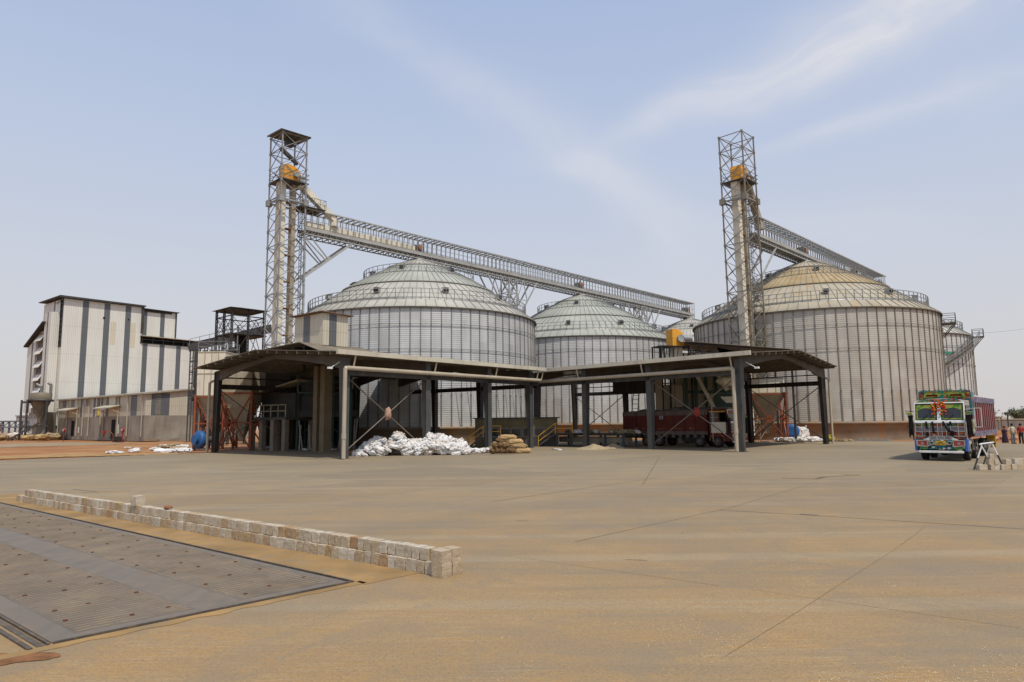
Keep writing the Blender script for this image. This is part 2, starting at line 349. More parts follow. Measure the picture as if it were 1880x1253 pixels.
strip(jm,G((1665,862),(1880,867),(2000,870)),.07,.004,.12);strip(jl,G((1665,864),(1880,869),(2000,872)),.12,.003,.12)
strip(jm,G((135,899),(175,903)),.14,.004,.15);strip(jl,G((150,905),(240,901)),.16,.004,.1)
for _ in range(10):
    a_,b_=random.uniform(200,1850),random.uniform(860,1180);dd=random.uniform(-20,20)*(b_-760)/200;strip(jm,G((a_,b_),(a_+dd*2,b_+random.uniform(-3,3)*(b_-760)/300)),random.uniform(.01,.03)*(1+(1180-b_)/200),.004,.12)
strip(jm,G((300,985),(420,1008),(520,1035),(615,1060)),.022,.004,.12)
structure('slab_joints',jm,JOINT);structure('dusty_slab_joints',jl,JOINTW)
# grey service road on the left, pale dust band along the yard edge
rd=MB();rp_=[gp(-250,822),gp(-60,816),gp(110,812),gp(245,813),gp(200,816),gp(60,819),gp(-250,832)];rd.slab([(p[0],p[1],-.05) for a_,b_ in zip(rp_,rp_[1:]+rp_[:1]) for p in rag(a_,b_,14,1.4)],.05)
structure('service_road',rd,M('dusty_road',(.30,.22,.135),.9,0,.15,.3))
db=MB()
pts=[(-120,856),(0,842),(120,838),(250,835),(330,833)];up=[(330,831),(250,832),(120,834),(0,837),(-120,848)]
pp_=[gp(*p) for p in pts+up];db.slab([(p[0],p[1],-.03) for a_,b_ in zip(pp_,pp_[1:]+pp_[:1]) for p in rag(a_,b_,16,.9)],.03)
structure('dust_band',db,M('pale_dust',(.36,.22,.09),.95,0,.3,.9,(.30,.14,.05),.8))
# earth bank behind the painted truck and clods over the earth
def mound(name,c,rx,ry,h,mat,seed,rz=0,n=26):
    mb=MB();vs=[];fs=[]
    for j in range(n//2+1):
        for i in range(n):
            r=j/(n//2);t=2*math.pi*i/n;x=math.cos(t)*rx*r;y=math.sin(t)*ry*r
            z=h*max(0,(1-r))**1.0*(.75+.5*noise.noise((x*.8+seed,y*.8,seed)))-.12*(r>.98)
            xr=x*math.cos(rz)-y*math.sin(rz);yr=x*math.sin(rz)+y*math.cos(rz);vs.append((c[0]+xr,c[1]+yr,c[2]+z+.06*noise.noise((x*3,y*3,seed))))
    for j in range(n//2):
        for i in range(n):
            k=(i+1)%n;fs.append((j*n+i,j*n+k,(j+1)*n+k,(j+1)*n+i))
    mb.add(vs,fs,0,True);return mb
# ------------------------------------------------------------------ silos
NS=84
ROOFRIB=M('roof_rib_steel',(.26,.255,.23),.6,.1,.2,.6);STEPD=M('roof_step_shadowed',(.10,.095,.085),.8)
def silo(c,R,name_lbl,wallm,roofm,basem,base=2.0,eave=15.3,apex=23.7,stair=False,group='galvanised grain silos',a_vis=True,roofup=None):
    t=thing('grain_silo',name_lbl,'silo',(c[0],c[1],0),0,group)
    view=math.atan2(-c[1],-c[0])
    b=MB();b.lathe([(R+.9,-.1),(R+.9,base-.32),(R+1.15,base-.3),(R+1.15,base),(R-.5,base)],96);o=b.build('concrete_base',basem,t)
    w_=MB();w_.lathe([(R,base),(R,eave)],160,smooth=True);w_.build('wall',wallm,t)
    # stiffeners: doubled lower section, one mesh shared by all
    s=MB();s.box(-.02,.09,-.045,.045,base+.05,eave-.1);s.box(.0,.15,-.08,.08,base,base+.12);s.box(.0,.15,-.08,.08,base+3.4,base+3.55);s.box(-.02,.12,-.06,.06,base,base+3.5)
    first=None
    for i in range(NS):
        a=2*math.pi*i/NS;da=(a-view+math.pi)%(2*math.pi)-math.pi
        if abs(da)>R_(97):continue
        if first is None:o=first=s.build('stiffener',GALVS,t)
        else:o=first.copy();COL.objects.link(o);o.parent=t
        o.location=(R*math.cos(a),R*math.sin(a),0);o.rotation_euler=(0,0,a)
    for zr in (eave-2.1,eave-4.9):
        q=MB();q.lathe([(R+.15,zr-.025),(R+.19,zr-.025),(R+.19,zr+.025),(R+.15,zr+.025),(R+.15,zr-.025)],96)
        for i in range(NS):
            a=2*math.pi*i/NS
            q.bar(((R+.1)*math.cos(a),(R+.1)*math.sin(a),zr),((R+.21)*math.cos(a),(R+.21)*math.sin(a),zr),.09,.07)
        q.build('wind_ring',RAIL,t)
    # stepped cone roof: every band overlaps the one below
    def zr_(r):return eave+(apex-eave)*(1-(max(r,0)/R)**1.36) if r<R else eave-(r-R)*.6
    bands=[(R+.25,R*.64,0.0),(R*.66,R*.27,.2),(R*.29,1.1,.34)]
    rf=MB()
    for k,(ra,rb,up) in enumerate(bands):
        nn=160 if k<2 else 80
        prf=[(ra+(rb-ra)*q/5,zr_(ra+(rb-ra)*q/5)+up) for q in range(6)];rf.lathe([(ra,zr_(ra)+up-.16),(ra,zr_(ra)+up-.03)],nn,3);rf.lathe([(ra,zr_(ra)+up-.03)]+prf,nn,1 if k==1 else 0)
        nr=[84,84,42][k]
        for i in range(nr):
            a=2*math.pi*(i+.5)/nr;ca,sa=math.cos(a),math.sin(a)
            for q in range(3):
                qa,qb=ra+(rb-ra)*q/3,ra+(rb-ra)*(q+1)/3;rf.bar((qa*ca,qa*sa,zr_(qa)+up+.02),(qb*ca,qb*sa,zr_(qb)+up+.02),.06,.09,2)
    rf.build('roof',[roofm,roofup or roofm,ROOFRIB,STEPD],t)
    cap=MB();cap.lathe([(1.15,zr_(1.1)+.1),(1.15,apex+.15),(.75,apex+.35),(.0,apex+.4)],24);cap.tube((0,0,apex),(0,0,apex+.75),.35,12)
    cap.build('roof_cap',GALV,t)
    for r,nm in ((R*.925,'eave_railing'),(R*.475,'upper_railing')):
        z=zr_(r)+.1;q=MB();n=int(2*math.pi*r/.95)
        for dz,th in ((.15,.05),(.65,.05),(1.15,.06)):
            q.lathe([(r-th/2,z+dz-th/2),(r+th/2,z+dz-th/2),(r+th/2,z+dz+th/2),(r-th/2,z+dz+th/2),(r-th/2,z+dz-th/2)],96)
        q.lathe([(r-.32,z+.02),(r-.32,z+.08),(r+.0,z+.08),(r+.0,z-.2)],96)
        for i in range(n):
            a=2*math.pi*i/n;q.bar((r*math.cos(a),r*math.sin(a),z-.25),(r*math.cos(a),r*math.sin(a),z+1.15),.07)
        q.build(nm,RAIL,t)
    # roof vents and inspection hatch
    v=MB();v.box(-.3,.3,-.3,.3,0,.5);v.slab([(-.38,-.4,.55),(.38,-.4,.55),(.38,.4,.67),(-.38,.4,.67)],.05);v.box(-.3,.3,-.34,-.3,.08,.38,1)
    first=None
    for r,k,of in ((R*.83,10,.1),(R*.40,6,.3)):
        for i in range(k):
            a=2*math.pi*(i+of)/k;da=(a-view+math.pi)%(2*math.pi)-math.pi
            if abs(da)>R_(110):continue
            if first is None:o=first=v.build('roof_vent',[GALV,BLACK],t)
            else:o=first.copy();COL.objects.link(o);o.parent=t
            o.location=(r*math.cos(a),r*math.sin(a),zr_(r)+.1);o.rotation_euler=(0,0,a+math.pi/2)
    return t
GALVS=M('stiffener_steel_shadowed',(.24,.225,.19),.6,.3,.2,.5,(.16,.10,.05),.45)  # steel coloured darker so the stiffeners carry their shadow as dark lines
roofg=M('silo_roof_sheet',(.41,.395,.345),.75,.0,.14,.35,(.33,.29,.23),.5)
roofg2=M('silo_roof_sheet_green_tinge',(.36,.37,.325),.75,.0,.14,.35,(.33,.32,.25),.5)
roofr=M('silo_roof_sheet_dusty',(.39,.345,.26),.75,.0,.2,.3,(.42,.28,.12),.7)
roofr2=M('silo_roof_sheet_ochre',(.41,.31,.165),.65,0,.2,.3,(.34,.20,.08),.7)
W1=silo_wall('silo_wall_clean',(.58,.585,.57),(.30,.26,.20),.35)
W3=silo_wall('silo_wall_brown_stained',(.50,.47,.41),(.34,.26,.17),.65)
W4=silo_wall('silo_wall_bright',(.60,.60,.58),(.34,.3,.24),.3)
S1=(-12.3,89.5);S2=(11.6,113);S5=(36,136.5);S3=(40.9,93.0);S4=(61.6,117.5)
silo(S1,15.3,'wide galvanised grain silo directly behind the left canopy, its roof under the first conveyor bridge',W1,roofg,STAINC,1.9,roofup=roofg2)
silo(S2,15.3,'galvanised grain silo seen between the two canopies, half behind the big left silo',W1,roofg2,STAINC,2.0,14.8,23.0)
silo(S5,15.3,'farthest grain silo, mostly hidden, under the lower end of the long conveyor bridge',W4,roofg,STAINC,2.0,14.4,22.3)
t3=silo(S3,15.3,'largest grain silo with ochre stained roof and brownish walls behind the right lattice tower',W3,roofr,STAINC,2.0,roofup=roofr2)
t4=silo(S4,15.0,'rightmost grain silo with a stair winding up its side and a small green banner',W4,roofg,STAINC)
# service platform at the eave of silo three, spiral stair + platform on silo four
def eave_platform(t,R,ang,z):
    m_=MB();ca,sa=math.cos(ang),math.sin(ang)
    P=lambda r,s,zz:(r*ca-s*sa,r*sa+s*ca,zz)
    m_.hexa([P(R,-1,z-.1),P(R+1.6,-1,z-.1),P(R+1.6,1,z-.1),P(R,1,z-.1),P(R,-1,z),P(R+1.6,-1,z),P(R+1.6,1,z),P(R,1,z)])
    for s in (-1,1):m_.bar(P(R+1.5,s,z),P(R+.1,s,z-1.7),.1)
    rl=[(R+.1,-1),(R+1.55,-1),(R+1.55,1),(R+.1,1)]
    for dz in (.6,1.15):
        for a,b in zip(rl,rl[1:]):m_.bar(P(*a,z+dz),P(*b,z+dz),.06)
    for a in rl:m_.bar(P(*a,z),P(*a,z+1.15),.06)
    m_.bar(P(R+1.55,0,z),P(R+1.55,0,z+1.15),.06);m_.build('eave_platform',DKST,t)
def tang(c,R,side):
    D=math.hypot(*c);h=math.asin(R/D);az=math.atan2(c[0],c[1])+side*h
    x,y=math.sin(az)*D*math.cos(h)-c[0],math.cos(az)*D*math.cos(h)-c[1];return math.atan2(y,x)
a3=tang(S3,15.3,1);eave_platform(t3,15.3,a3-.03,13.9)
hatch=MB();hatch.box(-.5,.5,-.4,.4,0,1.5);
a4=tang(S4,15.0,1);eave_platform(t4,15.0,a4-.05,15.0)
st=MB();n=44;a_end=a4-.12;a_st=a_end-1.05;pr=None
for i in range(n+1):
    a=a_end+(a_st-a_end)*i/n;z=14.9-7.9*i/n;ca,sa=math.cos(a),math.sin(a)
    p=[Vector((r*ca,r*sa,z)) for r in (15.25,16.15)]
    st.hexa([(p[0].x,p[0].y,z-.05),(p[1].x,p[1].y,z-.05),(p[1].x+.25*sa,p[1].y-.25*ca,z-.05),(p[0].x+.25*sa,p[0].y-.25*ca,z-.05),(p[0].x,p[0].y,z),(p[1].x,p[1].y,z),(p[1].x+.25*sa,p[1].y-.25*ca,z),(p[0].x+.25*sa,p[0].y-.25*ca,z)])
    if pr:
        for k in (0,1):
            st.bar(pr[k]-Vector((0,0,.12)),p[k]-Vector((0,0,.12)),.05,.22)
            for dz in (.55,1.05):st.bar(pr[k]+Vector((0,0,dz)),p[k]+Vector((0,0,dz)),.06)
    if i%2==0:
        for k in (0,1):st.bar(p[k],p[k]+Vector((0,0,1.05)),.05)
    pr=p
st.build('spiral_stair',RAIL,t4)
# small green banner strip with dark ring and red hook marks on the wall of silo four
bn=MB();
def on_wall(t,c,R,px,py):
    # intersect the sight line with the wall cylinder
    d=ray(px,py);A=d[0]**2+d[1]**2;B=-2*(d[0]*c[0]+d[1]*c[1]);C=c[0]**2+c[1]**2-R*R
    k=(-B-math.sqrt(B*B-4*A*C))/(2*A);return math.atan2(d[1]*k-c[1],d[0]*k-c[0]),H+d[2]*k
def patch(mb,R,a0,a1,z0,z1,mi=0,n=6):
    vs=[];
    for i in range(n+1):
        a=a0+(a1-a0)*i/n;vs+=[(R*math.cos(a),R*math.sin(a),z0),(R*math.cos(a),R*math.sin(a),z1)]
    mb.add(vs,[(2*i,2*i+2,2*i+3,2*i+1) for i in range(n)],mi)
aL,zL=on_wall(t4,S4,15.13,1729,648);aR,_=on_wall(t4,S4,15.13,1752,648)
bn=MB();patch(bn,15.14,aL,aR,zL-.14,zL+.2)
ac,zc=on_wall(t4,S4,15.13,1733.5,641)
def arc_marks(mb,ac,zc,r,a0,a1,w,mi):
    n=10;pr=None
    for i in range(n+1):
        t=a0+(a1-a0)*i/n;q=[(15.15*math.cos(ac+(r+s)*math.cos(t)/15.15),15.15*math.sin(ac+(r+s)*math.cos(t)/15.15),zc+(r+s)*math.sin(t)) for s in (-w/2,w/2)]
        if pr:mb.add([pr[0],pr[1],q[1],q[0]],[(0,1,2,3)],mi)
        pr=q
arc_marks(bn,ac,zc,.26,R_(50),R_(330),.13,1)
au,zu=on_wall(t4,S4,15.13,1746,655);arc_marks(bn,au,zu,.2,R_(180),R_(360),.09,2)
for s in (-1,1):patch(bn,15.15,au+s*.2/15.15-.003,au+s*.2/15.15+.003,zu,zu+.28,2 if s<0 else 1,2)
bn.build('banner_strip',[M('banner_green',(.03,.25,.13),.6),M('mark_black',(.03,.03,.03),.6),M('mark_red',(.35,.08,.08),.6)],t4,label='green banner strip with a round dark mark above and a hooked mark below')
# small shed-roofed hatch house on the shoulder of silo one
# ------------------------------------------------------------------ lattice towers
def lattice(mb,p0,p1,a,h0,h1,panel,w=.13,mi=0,skip=3):
    pass
def tower(c,rz,z1,side,lbl,head_z,roof,panel=1.9,leanx=0,matT=GALV):
    t=thing('elevator_tower',lbl,'lattice tower',(c[0],c[1],0),rz)
    h=side/2;cs=[(-h,-h),(h,-h),(h,h),(-h,h)]
    sh=lambda z:leanx*z
    for x,y in cs:
        m_=MB();m_.bar((x,y,0),(x+sh(z1),y,z1),.14);m_.build('leg',matT,t)
    br=MB();n=int(round(z1/panel));pz=z1/n
    for i in range(n):
        za,zb=i*pz,(i+1)*pz
        for k in range(4):
            a,b=cs[k],cs[(k+1)%4]
            br.bar((a[0]+sh(za),a[1],za),(b[0]+sh(zb),b[1],zb),.065)
            br.bar((b[0]+sh(za),b[1],za),(a[0]+sh(zb),a[1],zb),.065)
            if i%3==2 or i==n-1:br.bar((a[0]+sh(zb),a[1],zb),(b[0]+sh(zb),b[1],zb),.08)
        for k in range(4):
            a=cs[k];br.box(a[0]+sh(zb)-.11,a[0]+sh(zb)+.11,a[1]-.11,a[1]+.11,zb-.12,zb+.12)
    br.build('bracing',matT,t)
    # splice collars
    for zz in (head_z-2.6,):
        for k in range(4):
            m_=MB();a=cs[k];m_.box(a[0]+sh(zz)-.28,a[0]+sh(zz)+.28,a[1]-.28,a[1]+.28,zz-.35,zz+.35)
            b=cs[(k+1)%4];m_.bar((a[0]+sh(zz),a[1],zz),(b[0]+sh(zz),b[1],zz),.12,.2);m_.build('splice_plate',matT,t)
    # bucket elevator: two casings, boot, head
    for s,wd in ((-.95,.42),(.85,.24)):
        m_=MB();m_.hexa([(s*.8-wd,-.35,.4),(s*.8+wd,-.35,.4),(s*.8+wd,.45,.4),(s*.8-wd,.45,.4)]+[(s*.8-wd+sh(head_z),-.35,head_z),(s*.8+wd+sh(head_z),-.35,head_z),(s*.8+wd+sh(head_z),.45,head_z),(s*.8-wd+sh(head_z),.45,head_z)])
        m_.build('elevator_casing',CREAM if s<0 else CREAMD,t)
    z=3
    while z<head_z-1:
        m_=MB();m_.box(-.55+sh(z),1.06+sh(z),-.34,.42,z,z+.08);m_.build('casing_flange',M('rusty_flange',(.26,.14,.06),.8),t);z+=3.1
    zz=head_z;X=sh(zz)
    m_=MB();m_.box(-1.15+X,.9+X,-.6,.7,zz,zz+1.0);
    m_.lathe([(1.02,-.65),(1.02,.65)],20,0);
    # rounded hood: half drum across the casings
    hd=MB();hd.box(-.85+X,1.3+X,-.8,.6,zz-.1,zz+.65)
    pr=[(-.85,.65),(-.84,1.45),(-.75,1.8),(-.2,1.85),(.55,1.7),(1.05,1.3),(1.3,.65)]
    vs=[(x+X,y,zz+z_) for y in (-.8,.6) for x,z_ in pr];k=len(pr)
    hd.add(vs,[(i,i+1,k+i+1,k+i) for i in range(k-1)]+[tuple(range(k))[::-1],tuple(range(k,2*k))]);hd.build('head_housing',YEL,t)
    m_=MB();m_.tube((.5+X,-.8,zz+.75),(.5+X,-1.2,zz+.75),.3,12);m_.box(.9+X,1.4+X,-1.35,-.85,zz-.1,zz+.3);m_.tube((.9+X,-1.2,zz+.5),(1.5+X,-1.2,zz+.5),.2,10);m_.build('drive_motor',M('grey_motor',(.32,.33,.33),.5,.2),t)
    m_=MB();m_.box(-h-.1+X,h+.35+X,-h-.1,h+.1,zz-.28,zz-.2)
    m_.build('head_platform',DKST,t)
    m_=MB();e=[(-h-.05,-h-.1),(h+.35,-h-.1),(h+.35,h+.1),(-h-.05,h+.1)]
    for a,b in zip(e,e[1:]+e[:1]):
        for dz in (.5,1.0):m_.bar((a[0]+X,a[1],zz-.2+dz),(b[0]+X,b[1],zz-.2+dz),.05)
    m_.build('platform_railing',RAIL,t)
    # caged ladder up the inner side
    m_=MB()
    for yy in (-.22,.22):m_.bar((h+.25,yy,2),(h+.25+sh(head_z+1),yy,head_z+1),.05)
    z=2
    while z<head_z+1:m_.bar((h+.25+sh(z),-.22,z),(h+.25+sh(z),.22,z),.035);z+=.35
    for z in [14+i*1.1 for i in range(int((head_z-13)/1.1))]:
        for a0 in range(-3,3):
            p=lambda q:(h+.3+sh(z)+.65*math.cos(q*R_(30)),.4*math.sin(q*R_(30)),z)
            m_.bar(p(a0),p(a0+1),.04)
    for q in (-2,0,2):m_.bar((h+.3+sh(14)+.65*math.cos(q*R_(30)),.4*math.sin(q*R_(30)),14),(h+.3+sh(head_z)+.65*math.cos(q*R_(30)),.4*math.sin(q*R_(30)),head_z),.035)
    m_.build('caged_ladder',RAIL,t)
    if roof:
        m_=MB();m_.slab([(-h-.35,-h-.35,z1+.18),(h+.35,-h-.35,z1+.18),(h+.35,h+.35,z1+.42),(-h-.35,h+.35,z1+.42)],.06)
        for i in range(5):m_.bar((-h-.3+i*(side+.6)/4,-h-.3,z1+.08),(-h-.3+i*(side+.6)/4,h+.3,z1+.3),.1)
        m_.build('roof',M('tower_roof_sheet',(.13,.12,.10),.7),t)
        m_=MB();m_.bar((-h-.2,-h,z1-2.1),(h,h*.6,z1-2.4),.3,.35);m_.box(-.4,.5,-.3,.4,z1-.9,z1);m_.build('hoist_beam',DKST,t)
    return t
GD=(Vector((S2[0]-S1[0],S2[1]-S1[1],0))).normalized();GA=math.atan2(GD.y,GD.x)
c1=(-25.9,76.7);c2=(28.5,81.6)
zt1=zat(c1[0]-.05,c1[1]-1.9,243);zt2=zat(c2[0],c2[1]-1.8,245)
hz1=zat(c1[0],c1[1]-1.5,326);hz2=zat(c2[0],c2[1]-1.5,328)
tower(c1,GA,zt1,3.0,'tall lattice elevator tower with a dark flat roof, left of the silos',hz1,True,matT=M('galvanised_lattice',(.26,.26,.25),.6,.1,.2,.8,(.2,.15,.1),.4))
tower(c2,GA,zt2,3.0,'open-topped lattice elevator tower in front of the ochre-roofed silo',hz2,False,leanx=-.018,matT=M('galvanised_steel_dusty',(.24,.22,.185),.55,.35,.2,.8,(.3,.2,.1),.5))
# ------------------------------------------------------------------ conveyor bridges
SLP=.0176
def gallery(start,length,z,lbl,drives,cream_to,w=1.9,h=2.5,bay=.8):
    t=thing('conveyor_bridge',lbl,'conveyor bridge',(start[0]-z*SLP*GD.x,start[1]-z*SLP*GD.y,0),GA);t.rotation_euler=(0,math.atan(SLP),GA)
    y0,y1=-w/2,w/2;n=int(length/bay)
    m_=MB()
    for y in (y0,y1):
        for zz,tw in ((z,.2),(z-.55,.12),(z+h,.15),(z+1.2,.06)):m_.bar((0,y,zz),(length,y,zz),tw)
    m_.build('chords',GALV,t)
    for y in (y0-.06,y1+.02):
        m_=MB();m_.box(0,length,y,y+.04,z+.02,z+.34);m_.build('toe_board',M('toe_board_steel',(.36,.345,.31),.6,.1,.2,.5,(.3,.2,.12),.5),t)
    m_=MB()
    for i in range(n+1):
        x=i*bay
        for y in (y0,y1):
            m_.bar((x,y,z-.55),(x,y,z+h),.075)
            if i<n:m_.bar((x,y,z-.55),(x+bay,y,z),.05)
        m_.bar((x,y0,z+h),(x,y1,z+h),.14);m_.bar((x,y0,z-.55),(x,y1,z-.55),.09)
        if i<n and i%2==0:m_.bar((x,y0,z+h),(x+bay,y1,z+h),.04)
    m_.build('frames',M('bridge_frame_steel',(.23,.23,.215),.6,.1,.2,.8,(.2,.14,.08),.4),t)
    m_=MB()
    for i in range(n):
        if i%5!=4:m_.box(i*bay+.03,(i+1)*bay-.05,y0+.12,y0+.75,z-.04,z)
        m_.box(i*bay+.03,(i+1)*bay-.05,y0+.85,y1-.1,z-.04,z)
    m_.build('walkway_deck',GALVD,t)
    m_=MB();m_.box(.6,length-.5,-.45,.40,z+.12,z+.62)
    i=.6
    while i<length-1:m_.box(i,i+.08,-.49,.44,z+.08,z+.68,1);i+=2.5
    m_.build('conveyor_trough',[GALV,GALVD],t)
    if cream_to:
        m_=MB();m_.box(.4,cream_to,-.52,-.46,z+.55,z+1.15);m_.box(.4,cream_to,-.46,.42,z+.64,z+1.15)
        x=2.0
        while x<cream_to:m_.box(x,x+.06,-.56,-.52,z+.5,z+1.2,1);x+=2.4
        m_.build('trough_cover',[CREAM,M('rusty_flange',(0,0,0))],t)
    for d in drives:
        m_=MB();m_.box(d-.35,d+.35,-.6,.5,z+.1,z+1.5);m_.tube((d-.2,-.6,z+1.0),(d-.2,-.95,z+1.0),.32,12,1);m_.bar((d-.5,-.7,z),(d-.5,-.7,z+1.7),.12);m_.bar((d+.5,-.7,z),(d+.5,-.7,z+1.7),.12)
        m_.build('drive_unit',[GALVD,M('rust_drum',(.33,.13,.05),.8)],t)
        m_=MB();m_.lathe([(.45,z-.5),(.35,z-1.3)],12,0,(d,0,0))
        for q in (-1,1):m_.bar((d+q*.7,-.7,z-.5),(d+q*.35,-.4,z-1.6),.1);m_.bar((d+q*.7,.7,z-.5),(d+q*.35,.4,z-1.6),.1)
        m_.build('discharge_spout',GALVD,t)
    return t
gs=Vector((c1[0],c1[1],0))+GD*1.9
L1=(Vector((S5[0],S5[1],0))-gs).dot(GD)+1.5
d1=(Vector((S1[0],S1[1],0))-gs).dot(GD);d2=(Vector((S2[0],S2[1],0))-gs).dot(GD)
ZG=24.9
gallery(gs,L1,ZG,'long conveyor bridge running over the left row of silos from the roofed tower',[d1,d2,L1-2.0],d1-.8)
gs2=Vector((c2[0],c2[1],0))+GD*1.9;L2=(Vector((S4[0],S4[1],0))-gs2).dot(GD)+1
gallery(gs2,L2,ZG,'conveyor bridge from the right lattice tower over the ochre-roofed silo',[(Vector((S3[0],S3[1],0))-gs2).dot(GD),L2-2],0)
# chutes from the tower heads into the bridges
for c_,hz_,lb,mt_ in ((c1,hz1,'cream square chute sloping from the roofed tower head to its conveyor bridge',CREAM),(c2,hz2,'dusty square chute between the right tower head and its bridge',CREAMD)):
    k=0 if c_ is c1 else -.5
    m_=MB();pn=Vector((GD.y,-GD.x,0))*.5;a=Vector((c_[0],c_[1],hz_-.1))+GD*(1.2+k)+pn;b=Vector((c_[0],c_[1],ZG+2.0))+GD*(5.8 if k==0 else 3.4)+pn
    m_.bar(a,b,.75,.7);m_.bar(b,b+Vector((0,0,-.9)),.8,.8);o=m_.build('chute',mt_,off=tuple(b));tag(o,lb,'chute')
# elbow strut and landing where bridge one leaves its tower
m_=MB();p=Vector((c1[0],c1[1],0))
for s in (-.9,.9):
    sd_=Vector((-GD.y,GD.x,0))*s
    m_.bar(p+GD*1.5+sd_+Vector((0,0,ZG-6.0)),p+GD*8.2+sd_+Vector((0,0,ZG-.6)),.22);m_.bar(p+GD*1.6+sd_+Vector((0,0,ZG-.8)),p+GD*4.6+sd_+Vector((0,0,ZG-3.3)),.12);m_.bar(p+GD*2.6+sd_+Vector((0,0,ZG-.8)),p+GD*5.0+sd_+Vector((0,0,ZG-3.2)),.12)
o=m_.build('bridge_strut',GALV,off=(p.x,p.y,0));tag(o,'sloping steel strut holding up the tower end of the long bridge','strut')
m_=MB();p=Vector((c2[0],c2[1],0))
for s in (-.9,.9):
    sd_=Vector((-GD.y,GD.x,0))*s;m_.bar(p+GD*1.5+sd_+Vector((0,0,ZG-6.0)),p+GD*7+sd_+Vector((0,0,ZG-.6)),.18)
o=m_.build('bridge_strut',GALV,off=(p.x,p.y,0));tag(o,'steel strut from the right lattice tower up to its bridge','strut')
m_=MB();p=Vector((c1[0],c1[1],ZG+2.62));sd_=Vector((-GD.y,GD.x,0))
q=[p+GD*1.2-sd_*1.4,p+GD*4.2-sd_*1.4,p+GD*4.2+sd_*1.4,p+GD*1.2+sd_*1.4]
m_.slab([tuple(x) for x in q],.07,1)
for a,b in zip(q,q[1:]+q[:1]):
    for dz in (.55,1.1):m_.bar(a+Vector((0,0,dz)),b+Vector((0,0,dz)),.05)
    for k in range(4):m_.bar(a+(b-a)*k/4,a+(b-a)*k/4+Vector((0,0,1.1)),.05)
o=m_.build('service_landing',[RAIL,DKST],off=(p.x,p.y,p.z));tag(o,'dark grated landing with railings on top of the bridge beside the roofed tower','platform')
# support towers with V struts between silos
for mid,lb in ((Vector(((S1[0]+S2[0])/2,(S1[1]+S2[1])/2,0)),'lattice bridge support with V-shaped struts between the two middle silos'),(Vector(((S2[0]+S5[0])/2,(S2[1]+S5[1])/2,0)),'lattice bridge support with V-shaped struts behind the silo between the canopies')):
    t=thing('bridge_support',lb,'bridge support',tuple(mid),GA);h=.85;zt=ZG-.6-SLP*((mid-gs).dot(GD))
    m_=MB()
    for x,y in ((-h,-h),(h,-h),(h,h),(-h,h)):m_.bar((x,y,0),(x,y,zt),.17)
    n=11
    for i in range(n):
        za,zb=zt*i/n,zt*(i+1)/n
        for (a,b) in (((-h,-h),(h,-h)),((h,-h),(h,h)),((h,h),(-h,h)),((-h,h),(-h,-h))):
            m_.bar((*a,za),(*b,zb),.1);m_.bar((*b,za),(*a,zb),.1);m_.bar((*a,zb),(*b,zb),.1)
    m_.build('mast',GALV,t);m_=MB()
    for s in (-1,1):
        for y in (-h,h):
            m_.bar((s*h,y,zt-6.3),(s*5.2,y,zt),.17);m_.bar((s*h,y,zt-3),(s*3,y,zt-3.1),.1);m_.bar((s*3,y,zt-3.1),(s*2.2,y,zt),.1);m_.bar((s*h,y,zt-3),(s*2.2,y,zt),.09)
    m_.build('strut',GALV,t)
